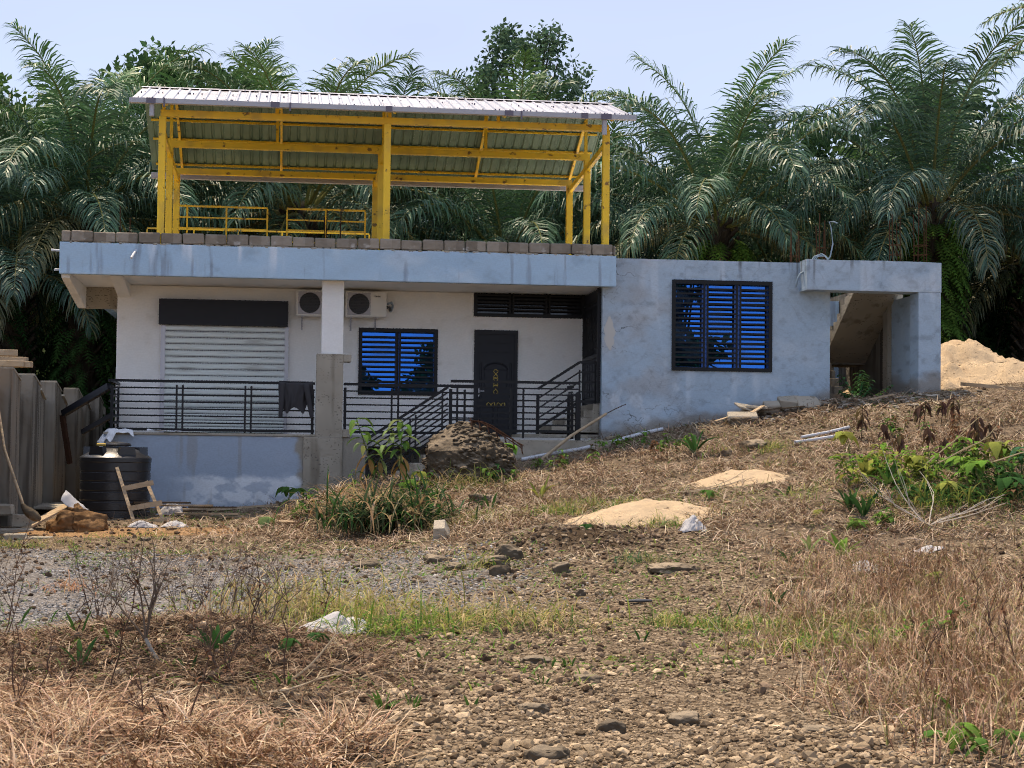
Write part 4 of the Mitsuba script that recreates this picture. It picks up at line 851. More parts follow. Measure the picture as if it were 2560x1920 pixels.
GREENS = {'bright': (.135, .245, .04), 'mid': (.08, .155, .034), 'dark': (.038, .09, .026), 'pale': (.19, .26, .10), 'yellow': (.24, .265, .06), 'blue': (.055, .135, .065)}
def strap_plant(x, y, h, n, label, tone, seed, name='seedling'):
    rg = np.random.default_rng(seed); K = thing(name, label, 'plant'); z = on(x, y) - .01
    for k in range(n):
        a = 2 * np.pi * (k / n + rg.uniform(-.12, .12)); el = math.radians(rg.uniform(48, 84) if n > 2 else rg.uniform(72, 88)); mb = MB()
        leaf_strip(mb, (x + .02 * math.cos(a), y + .02 * math.sin(a), z), (math.cos(a) * math.cos(el), math.sin(a) * math.cos(el), math.sin(el)), (0, 0, 1) if el < 1.2 else (math.cos(a + 1), math.sin(a + 1), .3), h * rg.uniform(.75, 1.1), max(.022, h * rg.uniform(.13, .19)), rg.uniform(.3, .8), vary(GREENS[tone], rg), 5)
        part(K, 'leaf', mb, 'leaf', smooth=True)
def heart_leaf(mb, p, d, L, W, c, droop):
    rg = p; d = d / np.linalg.norm(d); s = np.cross(d, (0, 0, 1)); s /= np.linalg.norm(s) + 1e-9
    outline = [(0, .18), (.12, .42), (.32, .5), (.55, .42), (.78, .24), (1, 0)]
    mid, lf, rt = [], [], []
    for t, w in outline:
        q = p + d * L * t + np.array([0, 0, -droop * L * t * t])
        mid.append(q); lf.append(q - s * W * w + np.array([0, 0, -.10 * W + .05 * W * math.sin(9 * t)])); rt.append(q + s * W * w + np.array([0, 0, -.10 * W]))
    n = len(outline); V = np.vstack([lf, mid, rt]); f = []
    for k in range(n - 1):
        f += [[k, n + k, n + k + 1], [k, n + k + 1, k + 1], [n + k, 2 * n + k, 2 * n + k + 1], [n + k, 2 * n + k + 1, n + k + 1]]
    mb.add(V, f, c)
def broad_plant(x, y, h, n, ls, label, tone, seed, name='leafy_weed'):
    rg = np.random.default_rng(seed); K = thing(name, label, 'plant'); z = on(x, y) - .01
    lean = rg.uniform(-.12, .12, 2) * h; st = MB(); c0 = np.array([.12, .14, .05])
    tops = []
    for k in range(max(1, n // 3)):
        o = rg.uniform(-.16, .16, 2) * h * (k > 0) * 1.6; top = np.array([x + lean[0] + o[0], y + lean[1] + o[1], z + h * rg.uniform(.75, 1)])
        tops.append(top); part(K, 'stem', MB().tube([(x, y, z), ((x + top[0]) / 2 + .02, (y + top[1]) / 2, z + h * .5), top], [.009, .007, .005], 5, c0), 'vcol')
    for k in range(n):
        t = tops[k % len(tops)]; a = 2 * np.pi * (k / n + rg.uniform(-.1, .1)); d = np.array([math.cos(a), math.sin(a), rg.uniform(.0, .5)]); mb = MB()
        p = t + np.array([math.cos(a), math.sin(a), .2]) * ls * .15
        L = ls * rg.uniform(.75, 1.15); heart_leaf(mb, p, d, L, L * rg.uniform(.7, .95), vary(GREENS[tone], rg, .28), rg.uniform(.7, 1.4)); part(K, 'leaf', mb, 'leaf', smooth=True)
for i, (x, y, h, n, lab, tone) in enumerate([
    (-1.36, 12.45, 0.33, 3, 'single broad pale green blade pair rising from the dark soil at left', 'dark'),
    (-0.47, 13.06, 0.38, 5, 'bright green strap-leaved seedling beside bare twigs on the dark bank', 'dark'),
    (-1.5, 13.64, 0.3, 2, 'thin green blades beside a dead stem at far left', 'mid'),
    (-2.54, 17.91, 0.3, 1, 'lone upright green blade in grey gravel at the far left', 'mid'),
    (-2.27, 18.0, 0.3, 1, 'lone leaning green blade on the grey gravel patch', 'mid'),
    (-1.24, 13.34, 0.2, 3, 'small green seedling at the foot of the tall dead stem', 'mid'),
    (-0.43, 10.48, 0.3, 2, 'narrow green blade in straw near the lower left rock', 'mid'),
    (-0.06, 10.22, 0.28, 2, 'narrow green blade beside the mossy rock at bottom left', 'mid'),
    (-0.29, 10.25, 0.22, 4, 'low green grass sprout beside the mossy rock', 'mid'),
    (-0.64, 12.54, 0.22, 2, 'dull green blade among stones on the dark bank', 'dark'),
    (0.01, 12.08, 0.15, 2, 'small green leaf pair on the bank edge', 'mid'),
    (1.18, 11.28, 0.14, 2, 'tiny green blade in the middle of the gravel clearing', 'mid'),
    (0.82, 11.41, 0.2, 6, 'leafy green sprout near the left of the gravel clearing', 'mid'),
    (0.63, 11.37, 0.22, 9, 'tufted green rosette at the left of the gravel clearing', 'mid'),
    (1.05, 13.8, 0.15, 3, 'small sprout behind the left rosette in the gravel', 'mid'),
    (1.35, 12.39, 0.12, 4, 'small flat sprout in the centre of the gravel', 'mid'),
    (1.77, 12.33, 0.15, 4, 'small curling sprout on the gravel crest', 'mid'),
    (1.99, 13.48, 0.14, 2, 'small upright blade at the upper gravel, left of a pair', 'mid'),
    (2.13, 13.46, 0.16, 4, 'forked green sprout at the upper gravel', 'mid'),
    (2.53, 13.94, 0.12, 3, 'small yellowish sprout at the right of the gravel', 'yellow'),
    (3.03, 15.17, 0.22, 2, 'upright dark blade behind the gravel at right', 'dark'),
    (4.94, 17.83, 0.4, 2, 'tall leaning dark green blade at centre right', 'dark'),
    (4.33, 17.12, 0.25, 2, 'thin dark blade among low weeds at centre right', 'dark'),
    (4.72, 15.71, 0.25, 2, 'bright narrow blade at the edge of the tall dry grass', 'bright'),
    (5.76, 16.93, 0.3, 3, 'grey green broad blade in the dry grass at right', 'blue'),
    (4.08, 10.65, 0.28, 3, 'green blade deep in the dry grass at lower right', 'mid'),
    (6.71, 21.23, 0.36, 7, 'bright green strap-leaved clump below the right shrubs', 'bright'),
    (6.41, 21.63, 0.36, 3, 'pale broad-bladed seedling left of the bright clump', 'pale'),
    (5.95, 20.9, 0.25, 7, 'dark green seedling tuft at the foot of the right slope', 'dark'),
    (6.89, 30.05, 0.55, 9, 'dark green strap-leaved clump in front of the blue wing wall', 'dark'),
    (8.33, 25.32, 0.62, 8, 'tall yellow green strap leaves at the left of the right thicket', 'yellow'),
    (8.42, 24.55, 0.5, 7, 'broad strap-leaved plant in the middle of the right thicket', 'mid'),
    (7.57, 23.64, 0.42, 9, 'dark spreading palm seedling below the right thicket', 'dark'),
    (7.62, 23.22, 0.4, 9, 'dark arching seedling at the foot of the right thicket', 'dark'),
    (7.1, 25.16, 0.25, 3, 'small brown tipped seedling beside the dark clod', 'dark'),
    (2.75, 28.79, 0.22, 4, 'small green seedling in front of the rubble chunk', 'mid'),
    (3.66, 30.84, 0.4, 7, 'grey green strap-leaved plant right of the rubble chunk', 'blue'),
    (3.07, 27.1, 0.36, 2, 'broad upright green leaf on the straw slope', 'mid'),
    (2.96, 27.44, 0.25, 6, 'dark drooping seedling beside the grey stone on the slope', 'dark'),
    (3.91, 27.71, 0.45, 5, 'bright yellow green seedling on the slope below the pipe', 'yellow'),
    (2.33, 27.77, 0.3, 6, 'small dark seedling between rubble chunk and cut block', 'dark')]):
    strap_plant(x, y, h * (.72 if y < 20 else .95), n, lab, tone, 500 + i)
for i, (x, y, h, n, ls, lab, tone) in enumerate([
    (1.92, 27.78, 0.32, 3, 0.22, 'pair of broad drooping bright leaves left of the chunk', 'bright'),
    (2.08, 27.79, 0.35, 3, 0.24, 'broad drooping yellow green leaves at the left foot of the chunk', 'yellow'),
    (2.11, 26.71, 0.3, 4, 0.3, 'dark green broad drooping leaves behind the cut concrete block', 'dark'),
    (2.11, 28.42, 0.35, 3, 0.25, 'yellow green leaf cluster beside the concrete stair', 'yellow'),
    (3.75, 31.04, 0.62, 7, 0.3, 'bright broad-leaved weed against the right end of the rubble chunk', 'bright'),
    (8.8, 27.45, 0.66, 6, 0.3, 'tall yellow green palmate weed at the left of the right thicket', 'yellow'),
    (10.81, 26.45, 0.5, 6, 0.3, 'yellow green palmate weed at the top right of the thicket', 'yellow'),
    (9.03, 25.09, 0.5, 7, 0.26, 'yellow green leafy weed in the centre of the thicket', 'yellow'),
    (9.58, 24.93, 0.45, 6, 0.25, 'light green weed right of the thicket centre', 'bright'),
    (9.54, 24.0, 0.6, 8, 0.25, 'light green weed beside the dry arching branch', 'bright'),
    (9.8, 23.69, 0.5, 7, 0.3, 'darker green drooping weed at the right of the thicket', 'dark'),
    (10.79, 25.56, 0.55, 7, 0.3, 'blue green weed cut by the right edge of the view', 'blue'),
    (8.94, 23.56, 0.4, 6, 0.22, 'small yellow green weed in front of the thicket', 'yellow'),
    (7.06, 23.41, 0.15, 2, 0.14, 'single round yellow green leaf on the straw slope', 'yellow'),
    (7.24, 22.22, 0.25, 3, 0.2, 'single lobed green leaf below the thicket', 'mid'),
    (6.04, 25.66, 0.22, 6, 0.16, 'small leafy weed on the right end of the sand mound', 'mid'),
    (0.05, 33.04, 0.35, 4, 0.28, 'broad green leaves at the foot of the grey blue base wall', 'mid'),
    (0.23, 32.79, 0.32, 3, 0.26, 'second pair of broad leaves right of the first at the base wall', 'mid'),
    (-0.3, 27.9, 0.2, 3, 0.22, 'broad pale leaf on the debris mound beside the base wall', 'pale'),
    (7.01, 18.8, 0.22, 4, 0.14, 'yellow green leaf cluster in dry grass at the right', 'yellow'),
    (3.64, 9.43, 0.2, 6, 0.14, 'light green leafy weed at the bottom right corner', 'bright'),
    (3.63, 9.13, 0.15, 5, 0.12, 'low leafy weed at the very bottom right', 'mid'),
    (3.56, 9.6, 0.15, 3, 0.1, 'small round leaves left of the corner weed', 'mid'),
    (3.85, 9.25, 0.2, 5, 0.14, 'leafy weed at the right edge of the bottom corner', 'mid'),
    (0.25, 13.72, 0.15, 5, 0.12, 'small round-leaved weed at the right of the dark bank', 'dark'),
    (0.04, 13.28, 0.12, 3, 0.14, 'pale leaf on the dark bank', 'dark'),
    (3.88, 23.08, 0.15, 2, 0.2, 'single dark green leaf on the soil heap below the sand mound', 'dark')]):
    broad_plant(x, y, h * .9, n + 2, ls * .72, lab, tone, 600 + i)
for i, (x, y, sx, sy, sz, lab) in enumerate([
    (-0.12, 9.98, 0.28, 0.22, 0.2, 'mossy grey rock in the straw at bottom left'),
    (-0.64, 10.75, 0.3, 0.2, 0.16, 'brown stone half buried in the straw at bottom left'),
    (0.02, 11.49, 0.2, 0.16, 0.14, 'ochre stone on the edge of the dark bank'),
    (2.76, 22.33, 0.42, 0.3, 0.3, 'dark round rock at the end of the grey gravel'),
    (2.52, 21.62, 0.4, 0.3, 0.24, 'pale rounded rock left of the dark round rock'),
    (2.48, 20.82, 0.3, 0.22, 0.18, 'light grey rounded stone in front of two rocks'),
    (1.86, 22.3, 0.36, 0.25, 0.14, 'flat dark stone on the grey gravel'),
    (1.03, 22.35, 0.34, 0.25, 0.15, 'ochre flat stone on the grey gravel near the grass'),
    (2.04, 21.58, 0.3, 0.2, 0.14, 'brown stone beside the small grass tuft'),
    (3.19, 20.81, 0.25, 0.2, 0.16, 'brown angular stone at the foot of the soil heap'),
    (3.1, 18.87, 0.14, 0.1, 0.1, 'small pale stone on the flat ground at centre'),
    (1.92, 13.78, 0.28, 0.2, 0.09, 'flat grey stone on the upper gravel clearing'),
    (2.09, 12.37, 0.22, 0.16, 0.09, 'grey stone right of the gravel crest'),
    (1.53, 11.04, 0.22, 0.16, 0.1, 'light grey stone near the centre of the gravel'),
    (1.88, 10.3, 0.2, 0.16, 0.13, 'dark brown round stone in the gravel at right'),
    (1.37, 9.36, 0.26, 0.2, 0.13, 'mossy ochre rock at the bottom centre edge'),
    (2.36, 10.52, 0.24, 0.18, 0.1, 'flat grey stone in the right part of the gravel'),
    (3.04, 10.13, 0.2, 0.14, 0.06, 'pale pinkish flat stone in the right gravel'),
    (7.92, 30.06, 0.55, 0.4, 0.25, 'grey half buried rock on the slope below the wing wall'),
    (8.3, 32.25, 0.6, 0.35, 0.2, 'flat grey rock in the ground in front of the wing'),
    (7.36, 29.72, 0.25, 0.2, 0.15, 'small pale grey stone on the slope'),
    (4.45, 20.48, 0.7, 0.4, 0.14, 'flat grey rock slab flush with the ground at centre right'),
    (5.71, 19.57, 0.42, 0.26, 0.07, 'pale flat slab in the dry grass at centre right'),
    (5.5, 18.28, 0.4, 0.26, 0.16, 'dark grey rock behind the low weeds at right'),
    (5.67, 32.73, 0.3, 0.25, 0.2, 'dark round stone beside the white pipe'),
    (5.92, 32.75, 0.28, 0.22, 0.18, 'dark stone right of the round stone at the white pipe'),
    (3.0, 27.85, 0.4, 0.3, 0.2, 'grey stone with lichen on the straw slope'),
    (-1.76, 28.45, 0.2, 0.15, 0.08, 'flat brown stone on the gravel near the tank'),
    (-2.06, 27.15, 0.22, 0.16, 0.07, 'brown flat pebble on the gravel before the ladder')]):
    a, f = stone_mesh(sx * .42, sy * .42, sz * .52, 20 + i, 3, .3, .3)
    a = a * (1 + .5 * (meshkit.fbm(a * 14 + i, 3, i)[:, None] - .5))
    single('rock', lab, 'rock', (a + [x, y, on(x, y) + sz * .1], f), 'rock', smooth=40)
def branch(mb, p, d, L, r, depth, rg, c, spread=.6, kids=3):
    n = 4; pts = [np.asarray(p, float)]; d = np.asarray(d, float) / np.linalg.norm(d)
    for k in range(n):
        d = d + rg.uniform(-.16, .16, 3); d /= np.linalg.norm(d); pts.append(pts[-1] + d * L / n)
    mb.tube(pts, np.linspace(r, r * .55, n + 1), 5 if depth < 2 else 4, c)
    if depth > 0:
        for k in range(kids):
            q = pts[rg.integers(2, n + 1)]; e = d + rg.uniform(-spread, spread, 3); e[2] += .1
            branch(mb, q, e, L * rg.uniform(.5, .8), r * .55, depth - 1, rg, c, spread, kids)
for i, (x, y, h) in enumerate([
    (-1.11, 11.65, 1.05),
    (-2.36, 15.76, 0.9),
    (-0.23, 13.33, 0.9),
    (0.01, 12.08, 0.65),
    (-0.44, 17.37, 0.75),
    (-0.74, 16.99, 0.6),
    (0.37, 16.65, 0.55),
    (-0.73, 9.69, 0.6),
    (-0.51, 9.86, 0.75),
    (-1.47, 10.38, 0.7),
    (-1.4, 10.6, 0.7),
    (-1.3, 11.07, 0.55),
    (-1.65, 16.68, 0.45),
    (-1.52, 13.66, 0.4),
    (-0.08, 19.49, 0.35),
    (-0.34, 17.88, 0.5),
    (-1.73, 21.01, 0.5),
    (-0.33, 12.23, 0.4),
    (-1.41, 11.27, 0.6),
    (-1.6, 11.01, 0.6),
    (-0.62, 9.73, 0.5),
    (5.93, 15.23, 0.75),
    (6.7, 17.93, 0.45),
    (6.57, 18.65, 0.4),
    (4.22, 11.49, 0.4),
    (5.29, 12.89, 0.5),
    (5.04, 11.94, 0.7),
    (6.81, 19.02, 0.3),
    (5.61, 14.03, 0.4),
    (5.87, 17.51, 0.3),
    (4.75, 12.6, 0.4),
    (6.92, 16.58, 0.5)]):
    rg = np.random.default_rng(700 + i); mb = MB(); c = np.array([.085, .055, .04]) * rg.uniform(.8, 1.6)
    h *= rg.uniform(.6, .95); t = np.linspace(0, 1, 6); P = np.stack([x + rg.uniform(-.28, .28) * t * h + .016 * rg.normal(size=6), y + rg.uniform(-.1, .1) * t * h, on(x, y) - .02 + h * t], -1)
    mb.tube(P, np.linspace(.006, .003, 6), 5, c)
    for k in range(rg.integers(4, 11)):
        q = P[rg.integers(2, 6)]; branch(mb, q, (rg.uniform(-1, 1), rg.uniform(-1, 1), rg.uniform(.2, 1.2)), h * rg.uniform(.12, .38), .0032, 1, rg, c, .7, 2)
    for k in range(rg.integers(3, 9)):
        q = P[rg.integers(2, 6)] + rg.normal(size=3) * .015; a = rg.uniform(0, 6.3)
        leaf_strip(mb, q, (math.cos(a), math.sin(a), -.4), (0, 0, 1), rg.uniform(.04, .09), .02, 1.2, np.array([.16, .085, .05]) * rg.uniform(.6, 1.6), 2)
    right = x > 3
    single('dead_stem', 'thin dead brown stem standing in the dry grass at ' + ('right' if right else 'lower left'), 'dead stem', mb, 'vcol', group='dead stems in the ' + ('right' if right else 'left') + ' foreground')
for i, (x, y, h) in enumerate([
    (9.59, 29.36, 0.6),
    (9.57, 28.23, 0.55),
    (11.05, 30.36, 0.45),
    (11.32, 30.24, 0.4),
    (11.39, 29.89, 0.6),
    (10.65, 26.93, 0.75),
    (10.82, 29.98, 0.4),
    (11.03, 28.03, 0.5),
    (10.88, 27.02, 0.6),
    (10.0, 26.64, 0.4),
    (10.0, 27.32, 0.5),
    (9.66, 27.67, 0.4)]):
    rg = np.random.default_rng(800 + i); K = thing('wilted_weed', 'wilted dark brown weed with hanging leaves on the upper right slope', 'wilted plant', 'wilted brown weeds on the right slope'); z = on(x, y)
    part(K, 'stem', MB().tube([(x, y, z), (x + .03, y, z + h * .6), (x + .02, y, z + h)], [.01, .008, .006], 5, (.1, .07, .045)), 'vcol')
    for k in range(9):
        a = rg.uniform(0, 6.3); mb = MB(); leaf_strip(mb, (x + .02, y, z + h * rg.uniform(.55, 1)), (math.cos(a) * .5, math.sin(a) * .5, -.5), (0, 0, 1), .2 * rg.uniform(.7, 1.3), .07, 1.5, vary(((.085, .05, .038), (.07, .045, .035), (.12, .09, .045))[rg.integers(3)], rg), 3, .3)
        part(K, 'leaf', mb, 'leaf', smooth=True)
# bare shrub in the left foreground
sh = MB(); rg = np.random.default_rng(77); p = np.array([-.85, 12.8, on(-.85, 12.8)])
sh.tube([p, p + [-.05, .05, .06], p + [-.11, .1, .16]], [.016, .015, .013], 6, (.30, .27, .22))
for k in range(4): branch(sh, p + [-.11, .1, .15], [(-.5, -.05, .25, .1)[k], rg.uniform(-.2, .2), .9], .42, .009, 3, rg, np.array([.13, .10, .075]) * rg.uniform(.8, 1.3), .75, 3)
single('bare_shrub', 'leafless grey branched shrub in front of the grey gravel at left', 'shrub', sh, 'vcol')
for i, (x, y, h, lab) in enumerate([(-1.45, 14.7, .42, 'low leafless twiggy shrub left of the grey branched shrub'), (-.55, 15.6, .5, 'leafless twiggy shrub behind the dark bank in front of the gravel'), (-.15, 14.4, .42, 'leafless brown shrub on the dark bank left of the white sack'), (-.95, 17.2, .5, 'leafless brown shrub standing in the grey gravel'), (-2.2, 14.6, .5, 'leafless twiggy shrub at the left edge of the dark bank'), (-.4, 12.5, .32, 'small dry branching shrub at the front of the dark bank')]):
    sh = MB(); rg = np.random.default_rng(340 + i); p = np.array([x, y, on(x, y) - .02])
    for k in range(5): branch(sh, p, (rg.uniform(-.6, .6), rg.uniform(-.4, .4), .9), h * rg.uniform(.7, 1.1), .0055, 3, rg, np.array([.11, .08, .06]) * rg.uniform(.7, 1.5), .8, 3)
    single('bare_shrub', lab, 'shrub', sh, 'vcol')
sh = MB(); rg = np.random.default_rng(78); p = np.array([8.15, 22.2, on(8.15, 22.2) + .03])
for k in range(9):
    a = k * .7; branch(sh, p, [math.cos(a), math.sin(a) * .6, .35 + .2 * rg.random()], rg.uniform(.35, .8), .009, 1, rg, np.array([.5, .45, .38]), .35, 2)
single('bare_shrub', 'pale dry uprooted twigs spread below the thicket', 'shrub', sh, 'vcol')
sh = MB(); rg = np.random.default_rng(79)
for (x, y, z, dx, dz, L) in ((9.3, 25.6, .1, .9, .45, 1.1), (9.2, 25.7, .1, 1., .12, 1.5), (9.4, 25.8, .15, .7, .75, .8), (10.1, 25.0, .3, .8, .15, .9), (9.9, 26.6, .1, 1, .08, 1.2)):
    branch(sh, (x, y, on(x, y) + z), (dx, rg.uniform(-.2, .2), dz), L, .014, 1, rg, np.array([.42, .34, .2]), .4, 2)
single('fallen_branch', 'pale dry arching branch lying through the right thicket', 'branch', sh, 'vcol')
for i, (x, y, a, L, lab) in enumerate([(2.5, 23.9, .35, .55, 'pale stick beside the cut concrete block'), (3.3, 23.8, .5, .6, 'forked pale stick on the ground right of the cut block'), (3.0, 24.1, -.5, .4, 'short pale stick above the forked stick'), (3.6, 23.2, .6, .5, 'pale stick at the edge of the soil heap'), (5.6, 22.9, .3, .3, 'short brown stick right of the plastic bag'),
                            (-.1, 11.9, -.6, .5, 'pale dry stick at the right of the dark bank'), (.05, 12.3, 1.2, .45, 'upright pale forked stick on the dark bank'), (4.8, 25.9, .1, 1.6, 'long thin brown stick on the straw slope'), (6.0, 26.4, .2, .9, 'dry stick above the second sand patch'), (8.6, 30.9, .1, 1.1, 'thin stick on the upper right slope'), (12.0, 31.6, .15, 1.3, 'pale stick on the far right slope')]):
    rg = np.random.default_rng(300 + i); mb = MB(); branch(mb, (x, y, on(x, y) + .03), (math.cos(a), math.sin(a) * .5, .12), L, .011, 1, rg, np.array([.45, .36, .25]) * rg.uniform(.6, 1.1), .4, 1)
    single('dry_stick', lab, 'stick', mb, 'vcol')
# tall weeds in front of the stair and the dark grassy clump under them
def tall_weed(x, y, z, h, lean, n, label, seed, tone='mid', ls=.34):
    rg = np.random.default_rng(seed); K = thing('tall_weed', label, 'plant')
    t = np.linspace(0, 1, 8); P = np.stack([x + lean * t ** 1.4, y + 0 * t, z + h * t], -1)
    part(K, 'stem', MB().tube(P, np.linspace(.014, .006, 8), 6, (.10, .12, .05)), 'vcol', smooth=True)
    for k in range(n):
        u = .28 + .72 * k / (n - 1); q = np.array([np.interp(u, t, P[:, j]) for j in range(3)]); a = k * 2.4 + rg.uniform(-.3, .3); mb = MB()
        old = u < .5
        leaf_strip(mb, q, (math.cos(a), math.sin(a), .35 if not old else -.9), (0, 0, 1), ls * rg.uniform(.8, 1.2), ls * .27, 1.3, vary((.28, .17, .06) if old and k % 3 else GREENS[tone if rg.random() < .7 else 'pale'], rg), 5, .2); part(K, 'leaf', mb, 'leaf', smooth=True)
tall_weed(1.36, 28.5, on(1.36, 28.5) - .05, .98, -.28, 17, 'tall leafy weed in front of the stair rail, left of the two', 401)
tall_weed(1.36, 28.45, on(1.36, 28.45) - .05, .8, .3, 13, 'leaning yellowing weed between the two tall weeds', 403, 'pale', .28)
tall_weed(1.78, 28.4, on(1.78, 28.4) - .05, 1.0, .02, 21, 'tall leafy weed with yellowing leaves in front of the stair, right of the two', 402)
def grass_clump(name, x, y, n, L, W, tones, seed, label, spread=.3, cat='grass clump', el=(35, 85)):
    rg = np.random.default_rng(seed); mb = MB()
    for k in range(n):
        a = rg.uniform(0, 2 * np.pi); e = math.radians(rg.uniform(*el)); px, py = x + rg.normal() * spread * .5, y + rg.normal() * spread * .4
        leaf_strip(mb, (px, py, on(x, y) - .03 + .05 * rg.random()), (math.cos(a) * math.cos(e), math.sin(a) * math.cos(e), math.sin(e)), (0, 0, 1), L * rg.uniform(.5, 1.15), W * rg.uniform(.6, 1.2), rg.uniform(.8, 1.9), vary(tones[rg.integers(len(tones))], rg, .3), 5, .2)
    K = thing(name, label, cat); part(K, 'blades', mb, 'leaf', smooth=True, kind='stuff')
grass_clump('grass_clump', 1.5, 26.2, 640, .95, .036, [GREENS['dark'], (.05, .085, .04), (.07, .10, .05), (.34, .27, .15), (.25, .18, .10)], 411, 'dark drooping grassy clump on the debris mound left of the cut block', .85, el=(50, 88))
grass_clump('grass_clump', 1.35, 27.5, 260, .65, .016, [(.5, .38, .2), (.42, .3, .16), (.34, .22, .1)], 412, 'dry straw coloured clump at the feet of the two tall weeds', .8)
grass_clump('grass_clump', 3.0, 29.35, 330, .52, .014, [(.40, .30, .17), (.2, .2, .07), (.12, .16, .04)], 413, 'half dry grass clump growing at the front of the rubble chunk', .8, el=(45, 88))
grass_clump('grass_clump', 8.75, 23.4, 260, .5, .022, [GREENS['dark'], (.09, .13, .03), (.2, .2, .05)], 414, 'dark green bushy clump under the right thicket', .8)
grass_clump('grass_clump', 10.2, 24.0, 240, .55, .018, [(.13, .09, .05), GREENS['dark'], (.2, .17, .07)], 415, 'brown and green tangle at the right end of the thicket', 1.0)
grass_clump('grass_clump', 2.3, 21.5, 90, .3, .012, [GREENS['mid'], GREENS['yellow'], (.4, .33, .14)], 416, 'small grass tuft beside the round rocks at the gravel edge', .3)
grass_clump('grass_clump', 4.2, 21.2, 110, .3, .012, [GREENS['mid'], GREENS['blue'], (.3, .28, .12)], 417, 'green grass tuft at the foot of the soil heap', .4)
grass_clump('grass_clump', .95, 15.9, 300, .42, .013, [GREENS['mid'], GREENS['bright'], GREENS['yellow'], (.40, .33, .14)], 418, 'thick green grass tuft right of the white sack', .7)
grass_clump('grass_clump', 2.05, 16.6, 330, .45, .012, [(.40, .35, .14), GREENS['yellow'], GREENS['mid'], (.5, .4, .22), (.42, .32, .18)], 419, 'large yellow green grass tuft in the middle of the clearing', .75)
grass_clump('grass_clump', .35, 17.6, 520, .66, .012, [(.40, .36, .14), GREENS['yellow'], (.48, .39, .21), (.38, .28, .16)], 420, 'tall yellowing grass tuft behind the white sack', 1.15, el=(50, 88))
grass_clump('grass_clump', -2.3, 20.2, 60, .3, .012, [(.42, .25, .15), (.35, .2, .12)], 421, 'reddish dry grass tuft on the gravel at left', .4)
# the thicket of young weeds on the right slope
def thicket_weed(x, y, r, h, nst, label, tones, seed, ls=.2):
    rg = np.random.default_rng(seed); K = thing('thicket_weed', label, 'plant'); st, lv = MB(), MB(); z = on(x, y) - .02
    for k in range(nst):
        bx_, by_ = x + rg.uniform(-r, r), y + rg.uniform(-r, r) * .6; hh = h * rg.uniform(.5, 1.1); lx = rg.uniform(-.25, .25) * hh; tone = tones[rg.integers(len(tones))]
        p0 = np.array([bx_, by_, on(bx_, by_) - .02]); p2 = p0 + [lx, rg.uniform(-.1, .1) * hh, hh]; p1 = (p0 + p2) / 2 + [.03, 0, .03]
        st.tube([p0, p1, p2], [.008, .006, .004], 4, (.14, .13, .06))
        for j in range(rg.integers(9, 16)):
            u = rg.uniform(.25, 1.0); q = p0 * (1 - u) + p2 * u; a = rg.uniform(0, 6.3); L = ls * rg.uniform(.45, 1.05)
            leaf_strip(lv, q, (math.cos(a), math.sin(a), rg.uniform(-.1, .7)), (0, 0, 1), L, L * rg.uniform(.3, .5), rg.uniform(.6, 1.6), vary(tone, rg, .35), 3, .15)
    part(K, 'stems', st, 'vcol', kind='stuff'); part(K, 'foliage', lv, 'leaf', smooth=True, kind='stuff')
for i, (x, y, r, h, n, lab, tn_, ls) in enumerate([
    (8.35, 25.0, .45, .50, 11, 'yellow green weeds at the left front of the right thicket', 'yb', .22), (8.9, 24.6, .5, .42, 12, 'low bright weeds in the middle front of the thicket', 'ybm', .2), (9.5, 24.5, .5, .48, 13, 'leafy weeds at the right front of the thicket', 'bm', .2),
    (10.1, 24.3, .5, .5, 12, 'mid green weeds near the right edge of the thicket', 'md', .22), (8.7, 23.7, .5, .3, 14, 'dark low weeds under the left part of the thicket', 'dm', .16), (9.4, 23.5, .5, .34, 14, 'dark low weeds under the middle of the thicket', 'ddm', .16),
    (10.0, 23.3, .5, .36, 14, 'dark brownish weeds under the right end of the thicket', 'dn', .16), (9.1, 26.0, .5, .5, 10, 'tall light weeds behind the thicket on the left', 'yb', .24), (9.9, 26.2, .5, .46, 10, 'light weeds behind the thicket in the middle', 'ybm', .22), (10.7, 26.4, .45, .5, 9, 'bright weeds at the top right of the thicket', 'yb', .24),
    (10.6, 25.2, .4, .5, 9, 'blue green weeds at the right edge of the view', 'md', .22), (11.2, 28.3, .6, .5, 8, 'brown wilting weeds high on the right slope', 'nn', .18), (10.1, 29.2, .6, .42, 8, 'brown half wilted weeds below the tall wilted stems', 'nnm', .16), (7.5, 22.6, .35, .25, 7, 'small weeds left of the pale uprooted twigs', 'bm', .15),
    (2.0, 27.6, .35, .45, 7, 'mixed weeds at the left foot of the rubble chunk', 'bmd', .2), (3.55, 29.7, .4, .4, 7, 'weeds at the right foot of the rubble chunk', 'bmd', .2), (.6, 27.9, .5, .4, 8, 'dry and green weeds left on the debris mound', 'nm', .18), (5.9, 31.8, .5, .35, 7, 'light weeds above the long white pipe', 'bm', .18), (6.6, 30.9, .6, .3, 8, 'scattered weeds in front of the wing wall', 'bmn', .16), (4.8, 31.2, .6, .3, 8, 'weeds on the slope below the leaning pole', 'nmb', .16),
    (5.3, 14.3, .45, .3, 10, 'green weeds at the left edge of the tall dry grass', 'mbn', .12), (6.0, 16.0, .5, .32, 9, 'olive weeds behind the tall dry grass at right', 'mn', .12)]):
    thicket_weed(x, y, r, h, n, lab, [{'y': GREENS['yellow'], 'b': GREENS['bright'], 'm': GREENS['mid'], 'd': GREENS['dark'], 'n': (.15, .085, .05)}[q] for q in tn_], 900 + i, ls)
